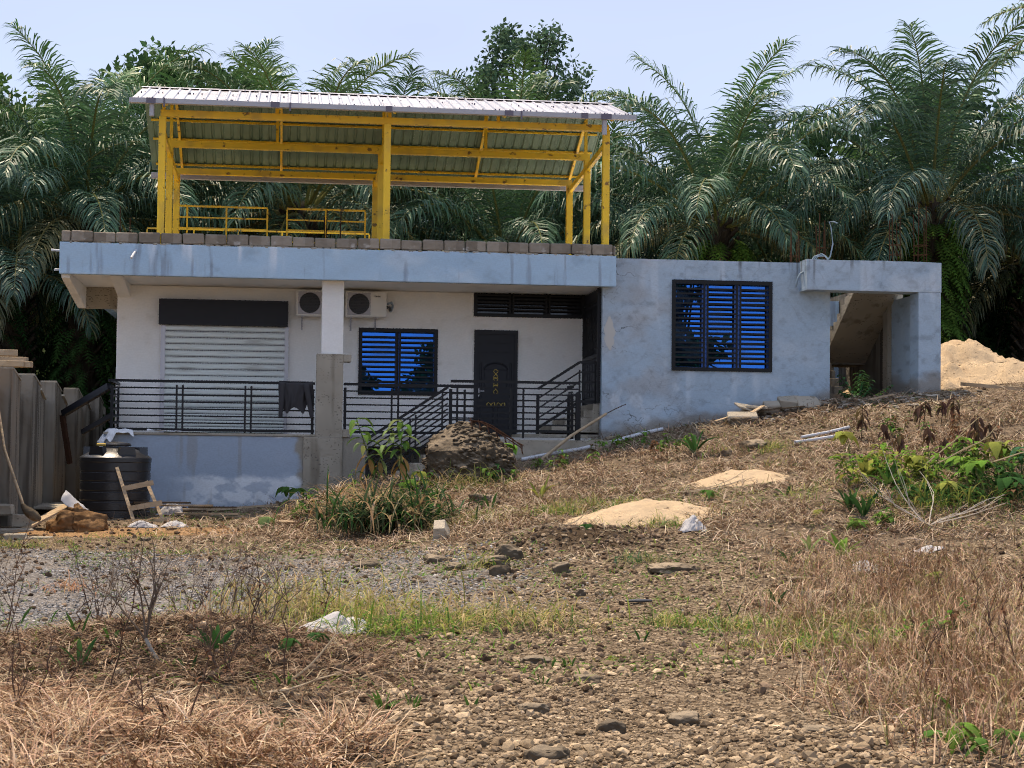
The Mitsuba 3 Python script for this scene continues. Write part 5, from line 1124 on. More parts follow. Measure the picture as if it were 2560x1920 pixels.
# shrub in the stairwell mouth
Sb = thing('green_shrub', 'dark green leafy shrub growing in the mouth of the stairwell', 'shrub'); rg = np.random.default_rng(55)
st, lv = MB(), MB()
for k in range(16):
    a = rg.uniform(0, 2 * np.pi); e = rg.uniform(.5, 1.4); d = np.array([math.cos(a) * math.cos(e), math.sin(a) * math.cos(e), math.sin(e)]); p0 = np.array([10.98, 33.75, 2.68]); L = rg.uniform(.42, .85)
    st.tube([p0, p0 + d * L * .6, p0 + d * L + [0, 0, -.05]], [.008, .006, .004], 4, (.06, .08, .03))
    for j in range(10):
        q = p0 + d * L * (.3 + .07 * j); s = (-1) ** j; b = a + s * 1.2
        leaf_strip(lv, q, (math.cos(b), math.sin(b), .15), (0, 0, 1), .15, .065, .9, vary((.065, .155, .055), rg), 3, .15)
part(Sb, 'stems', st, 'vcol', kind='stuff'); part(Sb, 'foliage', lv, 'leaf', kind='stuff')

# ------------------------------------------------------------------ oil palms
def frond(L, az, e0, droop, N, seed, age):
    """one feather leaf: rachis tube + leaflets; age 0 young .. 1 old"""
    rg = np.random.default_rng(seed); n = 24; s = np.linspace(0, 1, n + 1)
    el = e0 - droop * s ** 1.8; az_s = az + rg.uniform(-.25, .25) * s
    dirs = np.stack([np.cos(el) * np.cos(az_s), np.cos(el) * np.sin(az_s), np.sin(el)], -1)
    P = np.vstack([[0, 0, 0], np.cumsum((dirs[:-1] + dirs[1:]) / 2 * L / n, axis=0)]) + np.array([math.cos(az), math.sin(az), 0]) * .22
    mb = MB(); mb.tube(P[::2], np.linspace(.05, .008, n // 2 + 1), 5, np.array([.15, .17, .06]) * (1 - .3 * age) + np.array([.05, .02, 0]) * age)
    u = np.linspace(.17, .995, N); side = np.tile([1., -1.], N); u = np.repeat(u, 2) + rg.uniform(-.004, .004, 2 * N); u = np.clip(u, .15, .999)
    p = np.stack([np.interp(u, s, P[:, k]) for k in range(3)], -1); t = np.stack([np.interp(u, s, dirs[:, k]) for k in range(3)], -1); t /= np.linalg.norm(t, axis=1, keepdims=True)
    a = np.interp(u, s, az_s); S = np.stack([-np.sin(a), np.cos(a), 0 * a], -1); S = S - (S * t).sum(1, keepdims=True) * t; S /= np.linalg.norm(S, axis=1, keepdims=True); Nn = np.cross(t, S) ; Nn *= np.sign(Nn[:, 2:] + 1e-6)
    prof = np.interp(u, [.15, .22, .4, .7, .9, 1], [.25, .6, 1, .95, .62, .42]); ll = 1.06 * L / 5 * prof * rg.uniform(.85, 1.12, 2 * N)
    ang = np.interp(u, [.15, .5, .85, 1], [1.3, 1.05, .85, .5]) + rg.uniform(-.09, .09, 2 * N); lift = rg.choice([.42, .18, -.05], 2 * N, p=[.4, .4, .2]) + rg.uniform(-.1, .1, 2 * N) - .2 * age
    d = S * (side * np.sin(ang))[:, None] + t * np.cos(ang)[:, None]; d = d + Nn * lift[:, None]; d /= np.linalg.norm(d, axis=1, keepdims=True)
    sag = rg.uniform(.75, 1.5, 2 * N) * (.8 + .6 * age); g = np.array([0, 0, -1.0])
    q1 = p + d * (ll * .38)[:, None]; d2 = d + g * (sag * .55)[:, None]; d2 /= np.linalg.norm(d2, axis=1, keepdims=True)
    q2 = q1 + d2 * (ll * .34)[:, None]; d3 = d2 + g * (sag * .9)[:, None]; d3 /= np.linalg.norm(d3, axis=1, keepdims=True); q3 = q2 + d3 * (ll * .30)[:, None]
    w = np.cross(d, Nn); w /= np.linalg.norm(w, axis=1, keepdims=True) + 1e-9
    tw = rg.uniform(-.5, .5, 2 * N); w = w * np.cos(tw)[:, None] + Nn * np.sin(tw)[:, None]
    wid = .062 * L / 5 * rg.uniform(.8, 1.2, 2 * N) * np.interp(prof, [.2, 1], [.7, 1]) * 56 / max(N, 30)
    V = np.stack([p - w * wid[:, None] * .25, p + w * wid[:, None] * .25, q1 - w * wid[:, None] * .5, q1 + w * wid[:, None] * .5, q2 - w * wid[:, None] * .42, q2 + w * wid[:, None] * .42, q3], 1)
    k = np.arange(2 * N)[:, None] * 7; f = np.concatenate([np.stack([k + a_, k + b_, k + c_], -1) for a_, b_, c_ in ((0, 1, 3), (0, 3, 2), (2, 3, 5), (2, 5, 4), (4, 5, 6))], 0).reshape(-1, 3)
    base = np.array([.056, .114, .074]) * (1 - age * .12) + np.array([.05, .085, -.012]) * max(0, .22 - age) * 3.2
    c = base * rg.uniform(.7, 1.35, (2 * N, 1)) * rg.uniform(.92, 1.08, (2 * N, 3))
    if age > .75:
        yel = (rg.random((2 * N, 1)) < .30); c = np.where(yel, c * .5 + np.array([.13, .105, .035]), c)
    c = np.repeat(c, 7, 0).reshape(-1, 7, 3); c[:, 6] = c[:, 6] * .9 + np.array([.018, .013, .0]); mb.add(V.reshape(-1, 3), f); mb.c.append(np.clip(c, .005, .9).reshape(-1, 3))
    return mb
def palm_group(key, seed, nf, N, spear=True):
    rg = np.random.default_rng(seed); g = {'type': 'shapegroup'}
    zz = np.linspace(-6.5, .15, 14); v, f = lathe([(.0, zz[-1] + .3)] + [(.30 + .07 * (i % 2) + .03 * rg.random(), z) for i, z in reversed(list(enumerate(zz)))], 0, 0, 14)
    g['trunk'] = mikit.ply((v, f), 'mat_bark', smooth=True)
    st = MB()
    for k in range(150):
        a = k * 2.4; z = -6.2 + 6.3 * k / 150; st.bar((.30 * math.cos(a), .30 * math.sin(a), z), (.58 * math.cos(a), .58 * math.sin(a), z + .28), .12, .07)
    g['leaf_base'] = mikit.ply(st.mesh(), 'mat_bark')
    tone = ((1, 1, 1), (1.15, 1.08, .82), (.9, .95, 1.08), (1.0, 1.05, .9))[seed % 4]
    for k in range(nf):
        age = k / (nf - 1); az = k * 2.39996 + rg.uniform(-.2, .2)
        e0 = math.radians(88 - 97 * age ** .85 + rg.uniform(-6, 6)); droop = math.radians(66 + 24 * min(1, age * 2.5) - 42 * max(0, age - .5) + rg.uniform(-10, 14))
        L = 5.3 * (.82 + .22 * math.sin(math.pi * min(1, age * 1.1 + .15))) * rg.uniform(.92, 1.06)
        m = frond(L, az, e0, droop, N, seed * 100 + k, age); nm = 'frond' if k == 0 else 'frond_%03d' % k
        c = m.col() * np.array(tone) * rg.uniform(.85, 1.15)
        if k >= nf - 2: c = c * .6 + np.array([.11, .085, .035]) * rg.uniform(.5, 1.1)
        g[nm] = mikit.ply(m.mesh(), 'mat_palm_leaf', color=np.clip(c, .005, .9))
    scene[key] = g
for i, (nf, N) in enumerate(((40, 84), (38, 84), (40, 84), (32, 60))): palm_group('palm_kind_%d' % i, 11 + i, nf, N)
def palm(x, y, z, rz, s, kind, label, group=None):
    K = thing('palm_tree', label, 'palm tree', group)
    scene[K] = {'type': 'instance', 'to_world': T().translate([x, y, z]).rotate([0, 0, 1], rz).scale(s), 'shapegroup': ref('palm_kind_%d' % kind)}
for x, y, z, rz, s, kind, lab in [
    (11.1, 46, 7.7, 20, 1.04, 0, 'full crowned oil palm right of the shelter, standing above the wing roof'),
    (16.9, 46, 8.3, 110, 1.08, 1, 'large oil palm above the stairwell with hanging lower fronds'),
    (0.25, 48, 8.0, 200, 1.03, 2, 'oil palm whose trunk top shows under the left half of the shelter roof'),
    (-5.2, 46.5, 7.5, 75, 1.05, 0, 'dense oil palm left of the shelter over the roof corner'),
    (-4.6, 54, 7.8, 250, 1.05, 1, 'taller oil palm rising at the left behind the roof corner'),
    (6.9, 56, 9.6, 140, 1.05, 2, 'oil palm in front of the tall leafy tree behind the shelter ridge'),
    (5.9, 49, 7.0, 45, 0.95, 0, 'low oil palm seen under the right half of the shelter roof'),
    (-8.2, 52, 6.9, 160, 1.0, 2, 'oil palm at the far left edge of the view'),
    (21.0, 49, 7.4, 250, 1.0, 0, 'oil palm cut by the right edge of the view'),
    (14.0, 53, 7.2, 15, 0.98, 2, 'oil palm filling the gap between the two big right palms'),
    (8.6, 52, 7.2, 290, 1.0, 1, 'oil palm behind the right shelter posts'),
    (-2.2, 56, 9.5, 30, 1.05, 0, 'oil palm behind the left end of the shelter roof'),
    (2.9, 55, 8.5, 95, 1.03, 1, 'oil palm behind the middle of the shelter'),
    (-6.8, 46, 6.0, 220, 0.95, 1, 'low oil palm at left whose fronds droop beside the roof corner'),
    (18.9, 54, 7.4, 180, 1.0, 2, 'oil palm half hidden behind the large right palm')]:
    palm(x, y, z, rz, s, kind, lab)
rg = np.random.default_rng(9)
for x, y, z in [(1.6, 63, 8.4), (-1.6, 62, 8.4), (-11.5, 58, 7.6), (-8, 66, 9), (11, 64, 7.6), (16, 64, 7.8), (20, 66, 8.2), (25, 60, 8), (6, 68, 9.5), (-4.5, 70, 9.5), (29, 66, 8.5), (-14, 68, 9), (9, 60, 7), (14, 60, 7), (23, 54, 7), (-11, 48, 6.5)]:
    palm(x, y, z, rg.uniform(0, 360), rg.uniform(.92, 1.06), 3, 'oil palm in the dense row behind the nearer palms', 'oil palms of the plantation behind')
# coconut frond reaching in at the top right, with its own palm outside the view
cp = thing('coconut_palm', 'pale drooping fronds reaching in at the top right corner', 'palm tree')
part(cp, 'trunk', MB().tube([(18.9, 38.5, 3), (18.7, 38.3, 7.5), (18.5, 38, 11.6)], [.2, .16, .13], 10), 'bark', smooth=True)
for k, (az, e0, dr_) in enumerate([(math.pi * 1.02, .25, .9), (math.pi * 1.1, -.35, .7), (math.pi * .82, .05, 1.1), (.4, .5, 1), (1.4, .6, 1), (-.8, .4, 1.1), (2.2, .9, 1.2), (-1.9, .75, 1.2)]):
    m = frond(3.2, az, e0, dr_, 46, 5000 + k, .45); c = m.col() * np.array([2.0, 1.75, 1.5]); v, f = m.mesh(); part(cp, 'frond', (v + [18.5, 38, 11.6], f), 'palm_leaf', color=np.clip(c, 0, .9))

# ------------------------------------------------------------------ leafy trees, bushes, ferns
def leaf_cloud(centres, radii, n, size, tone, seed, squash=.8, hang=0.):
    rg = np.random.default_rng(seed); centres = np.asarray(centres, float); k = rg.integers(0, len(centres), n); r = np.asarray(radii)[k]
    d = rg.normal(size=(n, 3)); d /= np.linalg.norm(d, axis=1, keepdims=True); rad = rg.random(n) ** .45
    P = centres[k] + d * (r * rad)[:, None] * [1, 1, squash]; P[:, 2] -= hang * r * rg.random(n)
    t = rg.normal(size=(n, 3)) + d * .9 + [0, 0, -.35]; t /= np.linalg.norm(t, axis=1, keepdims=True); s = np.cross(t, rg.normal(size=(n, 3))); s /= np.linalg.norm(s, axis=1, keepdims=True)
    L = size * rg.uniform(.6, 1.3, n)[:, None]; nn = np.cross(t, s)
    V = np.stack([P, P + t * L * .5 + s * L * .3 + nn * L * .06, P + t * L, P + t * L * .5 - s * L * .3 + nn * L * .06], 1).reshape(-1, 3)
    i = np.arange(n)[:, None] * 4; f = np.concatenate([np.hstack([i, i + 1, i + 2]), np.hstack([i, i + 2, i + 3])])
    tint = rg.uniform(.65, 1.4, len(centres))[k]
    c = np.asarray(tone) * (tint * rg.uniform(.75, 1.3, n))[:, None] * rg.uniform(.93, 1.07, (n, 3)); return V, f, np.repeat(np.clip(c, .004, .9), 4, 0)
def tree(name, label, x, y, z0, ztop, rx, nclump, n, size, tone, seed, low=.45, cat='tree', group=None):
    rg = np.random.default_rng(seed); K = thing(name, label, cat, group); h = ztop - z0; cc, rr = [], []
    for k in range(nclump):
        a = rg.uniform(0, 6.3); zf = rg.uniform(low, .97); w = math.sin(math.pi * min(1, (zf - low) / (1 - low) * .82 + .16)) ** .7
        r = rx * w * math.sqrt(rg.random()); cc.append((x + r * math.cos(a), y + r * math.sin(a), z0 + h * zf)); rr.append(rx * rg.uniform(.16, .3))
    mb = MB(); tr = max(.12, h * .022); top = np.array([x, y, z0 + h * .8]); mb.tube([(x, y, z0 - .3), (x + .1, y, z0 + h * .4), top], [tr, tr * .7, tr * .25], 9)
    for c in cc[::2]:
        b = np.array([x + .05, y, z0 + h * rg.uniform(max(.2, low * .6), .7)]); mb.tube([b, (b + np.array(c)) / 2 + [0, 0, .15], c], [tr * .35, tr * .22, tr * .08], 5)
    part(K, 'trunk', mb, 'bark', smooth=True)
    v, f, c = leaf_cloud(cc, rr, n, size, tone, seed + 1); part(K, 'crown', (v, f), 'leaf', color=c, kind='stuff')
tree('leafy_tree', 'tall round crowned leafy tree rising highest behind the shelter ridge', 9.4, 72, 4, 19.6, 2.9, 110, 12000, .22, (.085, .14, .08), 71, .42)
tree('leafy_tree', 'spreading leafy tree behind the left end of the shelter roof', -4.6, 72, 4, 17.6, 4.2, 60, 7000, .34, (.06, .115, .045), 72, .6)
tree('leafy_tree', 'rounded leafy tree at the far left skyline', -10.5, 66, 4, 15.0, 4.6, 70, 8000, .34, (.085, .15, .045), 73, .45)
tree('leafy_tree', 'dark leafy tree at the right skyline beside the large palm', 27, 72, 4, 17.2, 4.0, 60, 6500, .36, (.05, .09, .045), 74, .5)
# trees across the clearing behind the camera; only their mirror image shows in the blue panes
tree('leafy_tree', 'dark tree that shows only as a reflection in the right wing window', 16.3, -7, .3, 12.5, 1.9, 40, 1100, .5, (.05, .09, .03), 75, .42)
tree('leafy_tree', 'low tree that shows only as a reflection in the porch window', 7.6, -20, .2, 7.2, 2.6, 40, 4500, .34, (.05, .09, .03), 76, .3)
tree('leafy_tree', 'small tree that shows only as a reflection at the left of the porch window', 3.2, -21, .2, 6.6, 1.5, 30, 2500, .32, (.05, .09, .03), 77, .3)
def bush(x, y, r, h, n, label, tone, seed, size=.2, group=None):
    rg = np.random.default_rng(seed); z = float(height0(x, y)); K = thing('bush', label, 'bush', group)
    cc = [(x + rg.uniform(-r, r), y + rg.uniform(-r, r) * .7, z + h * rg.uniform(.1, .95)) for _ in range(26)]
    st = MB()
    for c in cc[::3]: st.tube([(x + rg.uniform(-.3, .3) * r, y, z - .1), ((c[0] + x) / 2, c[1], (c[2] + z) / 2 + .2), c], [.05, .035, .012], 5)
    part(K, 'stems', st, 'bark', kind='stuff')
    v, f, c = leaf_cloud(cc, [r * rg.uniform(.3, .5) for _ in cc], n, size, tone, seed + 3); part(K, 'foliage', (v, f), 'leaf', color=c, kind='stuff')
rg = np.random.default_rng(66)
UL = [(-6.6, 49, 2.2, 4.4), (-9.5, 51, 2.4, 4.8), (-3.9, 51, 1.8, 3.8), (-7.6, 57, 3, 5.5), (-2.5, 57, 2.6, 5), (-12, 56, 3, 5.4)]
UR = [(14.6, 50, 2.2, 4.2), (17.5, 51, 2.4, 4.6), (20.2, 52, 2.6, 4.8), (22.8, 50, 2.2, 4.4), (15.8, 57, 3, 6.2), (20, 59, 3, 6.4), (25, 57, 3, 6.0)]
UM = [(1, 54, 2.6, 5.5), (4.5, 56, 2.8, 6.2), (8.5, 56, 2.8, 6.2), (11.6, 54, 2.4, 5.4), (2.5, 64, 3.4, 8), (7, 66, 3.4, 8), (12.5, 66, 3.4, 8), (-5, 64, 3.4, 7.5)]
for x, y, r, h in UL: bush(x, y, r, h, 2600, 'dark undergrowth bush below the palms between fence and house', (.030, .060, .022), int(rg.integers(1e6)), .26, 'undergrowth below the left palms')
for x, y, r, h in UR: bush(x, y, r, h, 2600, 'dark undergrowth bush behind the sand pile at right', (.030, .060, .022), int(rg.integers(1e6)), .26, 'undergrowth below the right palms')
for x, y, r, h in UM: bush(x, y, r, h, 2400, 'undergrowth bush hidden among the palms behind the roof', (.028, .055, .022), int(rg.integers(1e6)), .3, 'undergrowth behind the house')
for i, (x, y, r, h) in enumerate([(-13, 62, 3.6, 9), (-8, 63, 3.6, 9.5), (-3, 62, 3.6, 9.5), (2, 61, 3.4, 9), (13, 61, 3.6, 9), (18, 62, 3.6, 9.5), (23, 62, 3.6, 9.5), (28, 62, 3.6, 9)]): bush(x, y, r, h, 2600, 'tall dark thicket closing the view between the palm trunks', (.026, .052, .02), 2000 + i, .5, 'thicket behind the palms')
bush(-3.75, 46, .9, 4.6, 3200, 'dark green leafy bush seen through the gap left of the white wall', (.045, .10, .028), 991, .16)
bush(-2.9, 48.5, .8, 3.4, 2000, 'bright green bush low behind the fence end', (.08, .17, .03), 992, .16)
bush(-4.6, 45, .6, 2.6, 1500, 'dark bush directly behind the far end of the fence', (.03, .07, .022), 993, .18)
def fern(x, y, z0, z1, r, n, label, tone, seed):
    rg = np.random.default_rng(seed); mb = MB(); K = thing('hanging_fern', label, 'fern')
    for k in range(n):
        a = rg.uniform(0, 6.3); z = rg.uniform(z0, z1); p = np.array([x + r * .5 * math.cos(a), y + r * .5 * math.sin(a), z]); L = rg.uniform(.45, .9); d = np.array([math.cos(a), math.sin(a), .2]); g = np.array([0, 0, -1.])
        c = vary(tone, rg, .35); m = 8; pts = [p]
        for j in range(m): d = d + g * .26; d /= np.linalg.norm(d); pts.append(pts[-1] + d * L / m)
        pts = np.array(pts); s = np.array([-math.sin(a), math.cos(a), 0]); V, f = [], []
        for j in range(1, m + 1):
            w = .17 * math.sin(math.pi * min(1, j / m * .85 + .12)) * L / .7; t = pts[j] - pts[j - 1]
            for q in (-1, 1):
                b = len(V); V += [pts[j] - t * .42, pts[j] + t * .42, pts[j] + s * q * w + t * .5 + g * w * .3]; f.append([b, b + 1, b + 2])
        mb.add(V, f, c)
    part(K, 'fronds', mb, 'leaf', kind='stuff')
fern(11.05, 45.3, 5.2, 7.3, .8, 300, 'bright green ferns hanging round the palm trunk above the wing roof', (.10, .19, .035), 31)
fern(16.6, 45.1, 2.6, 8.0, .95, 620, 'long curtain of green ferns on the trunk of the large right palm', (.085, .165, .032), 32)
fern(13.4, 46.5, 4.6, 7.0, .7, 200, 'small dark fern curtain left of the large right palm trunk', (.05, .11, .03), 33)
fern(-7.2, 45.4, 1.5, 5.6, .9, 260, 'dark hanging ferns on the leftmost low palm trunk', (.035, .085, .028), 35)
fern(-5.1, 45.9, 2.0, 7.2, .85, 330, 'dark hanging ferns on the palm trunk left of the house wall', (.045, .10, .03), 36)
fern(.25, 47.4, 4.2, 7.0, .7, 160, 'dark ferns on the palm trunk under the left part of the shelter', (.04, .09, .028), 34)

# ------------------------------------------------------------------ sand
def sand_mound(x0, x1, y0, y1, cx, cy, rx, ry, h, seed, label, cat='sand pile', name='sand_pile', n=90):
    gx_, gy_ = np.meshgrid(np.linspace(x0, x1, n), np.linspace(y0, y1, n), indexing='ij'); P = np.stack([gx_, gy_, gx_ * 0], -1)
    u = ((gx_ - cx) / rx) ** 2 + ((gy_ - cy) / ry) ** 2; e = 1 / (1 + np.exp((np.sqrt(u) * (1 + .7 * (meshkit.fbm(P * 1.9, 3, seed + 5) - .5)) - .72) * 4.2)) - .17
    z = height0(gx_, gy_) + rough(gx_, gy_) + h * e * (1 + 1.1 * (meshkit.fbm(P * 1.5, 4, seed) - .5)) + np.where(e > 0, .05 * (meshkit.fbm(P * 5, 3, seed + 1) - .5), 0) + .035 * (meshkit.fbm(P * 13, 2, seed + 2) - .5) * np.exp(-(e / .12) ** 2) - .015
    i = np.arange(n * n).reshape(n, n); q = np.stack([i[:-1, :-1], i[1:, :-1], i[1:, 1:], i[:-1, 1:]], -1).reshape(-1, 4)
    single(name, label, cat, (np.stack([gx_, gy_, z], -1).reshape(-1, 3), q), 'sand', smooth=True)
sand_mound(11.2, 21, 35.2, 45, 14.5, 39.4, 2.9, 3.0, 1.12, 3, 'large pile of yellow building sand behind the right end of the house')
sand_mound(3.3, 6.4, 23.3, 26.2, 4.9, 24.65, 1.1, .8, .14, 4, 'low mound of pale sand on the slope beside the soil heap')
sand_mound(5.6, 8.1, 26, 28.4, 6.85, 27.1, .85, .6, .10, 5, 'smaller patch of pale sand higher on the slope')

# ------------------------------------------------------------------ gravel, straw, grass (uncountable)
def clump(x, y, f, sd): return np.clip((meshkit.fbm(np.stack([x, y, x * 0], -1) * f, 3, sd) - .36) * 4.5, .06, 1)
def in_view(x, y, m=.35):
    u = x / np.maximum(y, 1); return (u > -.165 - m / np.maximum(y, 1)) & (u < .425 + m / np.maximum(y, 1)) & (y > 8.3)
def scatter(n, x0, x1, y0, y1, dens, seed, power=1.0):
    rg = np.random.default_rng(seed); xs, ys = [], []; got = 0
    for _ in range(60):
        x = rg.uniform(x0, x1, 60000); y = y0 + (y1 - y0) * rg.random(60000) ** power; k = in_view(x, y) & (rg.random(60000) < dens(x, y)); xs.append(x[k]); ys.append(y[k]); got += k.sum()
        if got >= n: break
    return np.concatenate(xs)[:n], np.concatenate(ys)[:n], rg
ico = trimesh.creation.icosahedron(); IV, IF = np.array(ico.vertices), np.array(ico.faces)
IV = IV / np.linalg.norm(IV[0])
def stones(x, y, r, rg, cols, flat=.62, sink=.15):
    n = len(x); var = np.stack([IV * (1 + .55 * (np.random.default_rng(k).random((12, 1)) - .5)) for k in range(24)])[rg.integers(0, 24, n)]
    sc = np.stack([r * rg.uniform(.8, 1.5, n), r * rg.uniform(.7, 1.1, n), r * flat * rg.uniform(.7, 1.3, n)], -1); v = var * sc[:, None]
    a = rg.uniform(0, 6.3, n); b = rg.uniform(-.4, .4, n); ca, sa, cb, sb = np.cos(a), np.sin(a), np.cos(b), np.sin(b)
    vx, vz = v[..., 0] * cb[:, None] + v[..., 2] * sb[:, None], -v[..., 0] * sb[:, None] + v[..., 2] * cb[:, None]
    X = vx * ca[:, None] - v[..., 1] * sa[:, None]; Y = vx * sa[:, None] + v[..., 1] * ca[:, None]
    V = np.stack([X + x[:, None], Y + y[:, None], vz + (gz(x, y) + r * flat * (1 - sink) * .6)[:, None]], -1).reshape(-1, 3)
    f = (IF[None] + (np.arange(n) * 12)[:, None, None]).reshape(-1, 3); return (V, f), np.repeat(cols, 12, 0)
def stone_cols(rg, n, a, b, c):
    t = rg.random((n, 1)); k = rg.random((n, 1)); return np.clip((np.array(a) * (1 - t) + np.array(b) * t) * (1 - .0 * k) * rg.uniform(.6, 1.35, (n, 1)) * np.where(k < .06, np.array(c), 1.0), .01, .9)
lat = lambda x, y: np.clip(1.0 - 1.1 * m_dry(x, y) - 1.3 * m_grey(x, y) - .55 * np.clip(m_dark(x, y), 0, 1), .03, 1) * np.clip((19.5 - y) / 3., .0, 1)
x, y, rg = scatter(30000, -2, 8.5, 8.4, 19.5, lambda x, y: lat(x, y) * np.clip(1.35 - (y - 8.4) / 9., .14, 1), 1)
fine = meshkit.fbm(np.stack([x, y, x * 0], -1) * 1.1, 3, 61); r = (.007 + .019 * rg.random(len(x)) ** 2.4 + .022 * (rg.random(len(x)) < .035)) * np.clip(.55 + 1.6 * (fine - .28), .55, 1.35)
m, c = stones(x, y, r, rg, stone_cols(rg, len(x), (.155, .112, .072), (.45, .345, .225), (1.35, 1.35, 1.35)))
k = single('laterite_gravel', 'brown laterite gravel covering the bare ground in the foreground', 'gravel', m, 'vcol', kind='stuff', color=c)
x, y, rg = scatter(12500, 0, 12, 16.5, 33, lambda x, y: np.clip(.8 - .5 * m_grey(x, y) - .55 * m_dry(x, y), .06, 1) * np.clip(1.3 - (y - 16.5) / 12, .15, 1) * (m_sand(x, y) < .3), 5)
m, c = stones(x, y, .008 + .022 * rg.random(len(x)) ** 2.2, rg, stone_cols(rg, len(x), (.15, .11, .07), (.46, .36, .245), (1.35, 1.35, 1.35)))
single('laterite_gravel', 'thin scatter of small stones over the flat ground and slope behind the clearing', 'gravel', m, 'vcol', kind='stuff', color=c)
x, y, rg = scatter(13000, -4.4, 4, 15, 27, lambda x, y: np.clip(m_grey(x, y) * 1.2, 0, 1) * clump(x, y, 1.2, 24), 2)
m, c = stones(x, y, .008 + .013 * rg.random(len(x)) ** 2, rg, stone_cols(rg, len(x), (.17, .162, .155), (.36, .345, .33), (1.5, 1.5, 1.5)))
single('grey_gravel', 'crushed grey gravel of the track in front of the house', 'gravel', m, 'vcol', kind='stuff', color=c)
x, y, rg = scatter(9000, -4, 14, 11, 34, lambda x, y: np.clip(m_dark(x, y) + .35 * G(x, y, 1.3, 28, 2, 1.5) + .10, 0, 1) * (m_sand(x, y) < .3), 3)
m, c = stones(x, y, .012 + .03 * rg.random(len(x)) ** 2.2, rg, stone_cols(rg, len(x), (.07, .048, .032), (.22, .16, .11), (1.6, 1.5, 1.4)), .75)
single('soil_clods', 'dark clods and crumbs of soil on the banks and slope', 'soil', m, 'vcol', kind='stuff', color=c)
def blades(x, y, L, W, tilt, rg, cols, zoff=0., curl=.5, comb=0.):
    n = len(x); a = rg.uniform(0, 2 * np.pi, n)
    if comb: a = np.where(rg.random(n) < comb, 14 * meshkit.fbm(np.stack([x, y, x * 0], -1) * .9, 2, 77) + rg.normal(size=n) * .45, a)
    d = np.stack([np.cos(a) * np.cos(tilt), np.sin(a) * np.cos(tilt), np.sin(tilt)], -1); s = np.stack([-np.sin(a), np.cos(a), rg.uniform(-.6, .6, n)], -1); s /= np.linalg.norm(s, axis=1, keepdims=True)
    p = np.stack([x, y, gz(x, y) - .01 + zoff], -1); q = p + d * (L * .55)[:, None]; d2 = d + np.stack([np.cos(a) * .3, np.sin(a) * .3, -curl * rg.uniform(.3, 1.4, n)], -1); d2 /= np.linalg.norm(d2, axis=1, keepdims=True); e = q + d2 * (L * .45)[:, None]
    w = s * (W / 2)[:, None]; V = np.stack([p - w, p + w, q - w * .8, q + w * .8, e], 1).reshape(-1, 3); i = np.arange(n)[:, None] * 5
    f = np.concatenate([np.hstack([i, i + 1, i + 3]), np.hstack([i, i + 3, i + 2]), np.hstack([i + 2, i + 3, i + 4])]); return (V, f), np.repeat(cols, 5, 0)
def blend(rg, n, pal, p):
    c = np.asarray(pal)[rg.choice(len(pal), n, p=p)]; return np.clip(c * rg.uniform(.55, 1.4, (n, 1)) * rg.uniform(.94, 1.06, (n, 3)), .01, .9)
STRAW = [(.45, .325, .215), (.35, .23, .145), (.23, .14, .09), (.56, .435, .305), (.12, .075, .05)]
def grass(n, box, dens, Lr, Wr, seed, label, pal, p, up=(.1, 1.2), kind='dry_grass', mat='vcol', zoff=.04, comb=0.):
    x, y, rg = scatter(n, *box, dens, seed); k = len(x); L = rg.uniform(*Lr, k); W = rg.uniform(*Wr, k)
    m, c = blades(x, y, L, W, rg.uniform(*up, k), rg, blend(rg, k, pal, p), zoff * rg.random(k), comb=comb); single(kind, label, 'grass', m, mat, kind='stuff', color=c)
PS = [.30, .28, .18, .14, .10]; STRAW2 = STRAW + [(.24, .25, .08)]; PS2 = [.28, .26, .17, .12, .08, .09]
grass(25000, (-2.6, .8, 8.4, 14.5), lambda x, y: np.clip(m_dry(x, y) - .28, 0, 1) * clump(x, y, 2.4, 21), (.14, .46), (.005, .0105), 11, 'matted reddish dry straw in the bottom left foreground', STRAW, PS, up=(-.02, .75), comb=.5, zoff=.12)
grass(25000, (2.4, 9, 8.4, 21), lambda x, y: np.clip(m_dry(x, y) - .1, 0, 1) * clump(x, y, 2.0, 22), (.10, .38), (.0045, .010), 12, 'standing reddish dry grass along the right foreground', STRAW2, PS2, up=(.1, 1.35), comb=.4, zoff=.08)
grass(44000, (-2, 14, 21.5, 34), lambda x, y: np.clip(m_dry(x, y) * .95 + .06, 0, 1) * (m_sand(x, y) < .62) * clump(x, y, 1.6, 23), (.10, .36), (.007, .014), 13, 'thin matted straw over the slope below the house', [(.43, .335, .235), (.34, .25, .17), (.24, .165, .11), (.53, .44, .32), (.14, .09, .065)], PS, up=(.02, .8))
grass(11000, (-3, 13, 12, 34), lambda x, y: np.clip(.12 + .6 * (meshkit.fbm(np.stack([x, y, x * 0], -1) * .8, 3, 4) > .56), 0, 1) * (m_sand(x, y) < .62), (.05, .15), (.007, .016), 14, 'scattered low green weeds sprouting over the ground', [GREENS['bright'], GREENS['mid'], GREENS['pale'], (.25, .3, .06)], [.35, .3, .2, .15], up=(.1, .9), kind='green_grass', mat='leaf', zoff=.02)
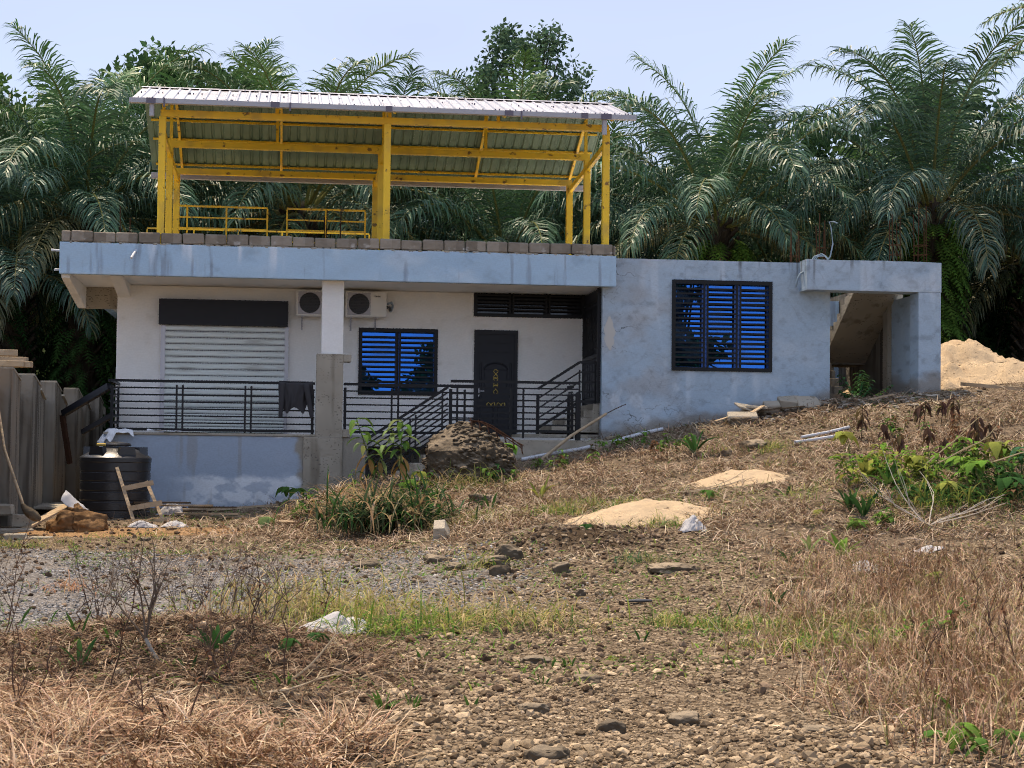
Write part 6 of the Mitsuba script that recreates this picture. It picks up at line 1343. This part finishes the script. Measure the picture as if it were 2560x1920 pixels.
def patches(x, y):
    d = 0
    for cx, cy, rx, ry, a in ((3.2, 16.6, .7, .4, .7), (1.5, 17.0, .5, .35, .5), (.2, 17.3, .8, .7, .6), (5.3, 16.4, 1.0, .8, .9), (4.6, 14.6, .6, .7, .7), (4.2, 16.3, .9, .3, .8), (4.5, 25.9, 1.4, .7, .7), (3.0, 26.0, .8, .6, .6), (8.0, 29.8, .8, .4, .9), (7.4, 28.3, .7, .4, .5), (5.7, 14.2, .6, .9, .7), (4.6, 23.9, .7, .2, .8), (-3.6, 26.2, .5, .3, .8), (1.1, 12.9, .3, .3, .5), (1.0, 18.4, .5, .25, .8), (8.8, 24.2, 1.4, 1.0, .8)):
        d = d + a * G(x, y, cx, cy, rx, ry)
    return np.clip(d, 0, 1) * np.clip((meshkit.fbm(np.stack([x, y, x * 0], -1) * 2.2, 3, 14) - .50) * 7, .03, 1)
grass(12000, (-4.2, 11, 12, 31), patches, (.06, .24), (.006, .013), 15, 'soft green and yellow grass patches across the clearing and slope', [GREENS['bright'], GREENS['mid'], (.36, .36, .09), (.46, .37, .18), GREENS['pale']], [.16, .22, .24, .28, .10], up=(.2, 1.3), kind='green_grass', mat='leaf', zoff=.02)
grass(15000, (-2.6, 1, 11, 17), lambda x, y: np.clip(m_dark(x, y), 0, 1), (.06, .30), (.004, .008), 16, 'dead leaves and twigs littering the dark bank at left', [(.22, .15, .10), (.12, .075, .05), (.40, .31, .21)], [.4, .4, .2], up=(-.05, .6))

# each of the look-alikes is told apart by its place in its row
ORD = 'first second third fourth fifth sixth seventh eighth ninth tenth eleventh twelfth thirteenth fourteenth fifteenth sixteenth seventeenth eighteenth nineteenth twentieth'.split() + ['twenty-first', 'twenty-second', 'twenty-third', 'twenty-fourth']
def order_row(name, group, noun):
    ks = [k for k, l in labels.items() if l.get('group') == group]
    def where(k):
        d = next(v for q, v in scene.items() if q == k or q.startswith(k + '__'))
        if d['type'] == 'instance': m = np.array(d['to_world'].matrix)[:3, 3]
        else: m = meshkit.WRITTEN[d['filename']][0].mean(0)
        return m[0] / m[1]
    ks.sort(key=where)
    for i, k in enumerate(ks): labels[k]['label'] = '%s, %s from the left %s' % (noun, ORD[i], name)
order_row('among the dead stems at lower left', 'dead stems in the left foreground', 'thin dead brown stem')
order_row('among the dead stems at right', 'dead stems in the right foreground', 'thin dead brown stem')
order_row('in the back row of palms', 'oil palms of the plantation behind', 'distant oil palm')
order_row('of the undergrowth behind the sand pile', 'undergrowth below the right palms', 'dark bush')
order_row('of the undergrowth between fence and house', 'undergrowth below the left palms', 'dark bush')
order_row('of the thicket between the palm trunks', 'thicket behind the palms', 'tall dark thicket bush')
order_row('of the bushes hidden behind the roof', 'undergrowth behind the house', 'dark bush')
order_row('of the wilted weeds on the right slope', 'wilted brown weeds on the right slope', 'wilted brown weed')
order_row('in the timber pile beside the tank', 'offcuts of the timber pile beside the tank', 'weathered timber offcut')
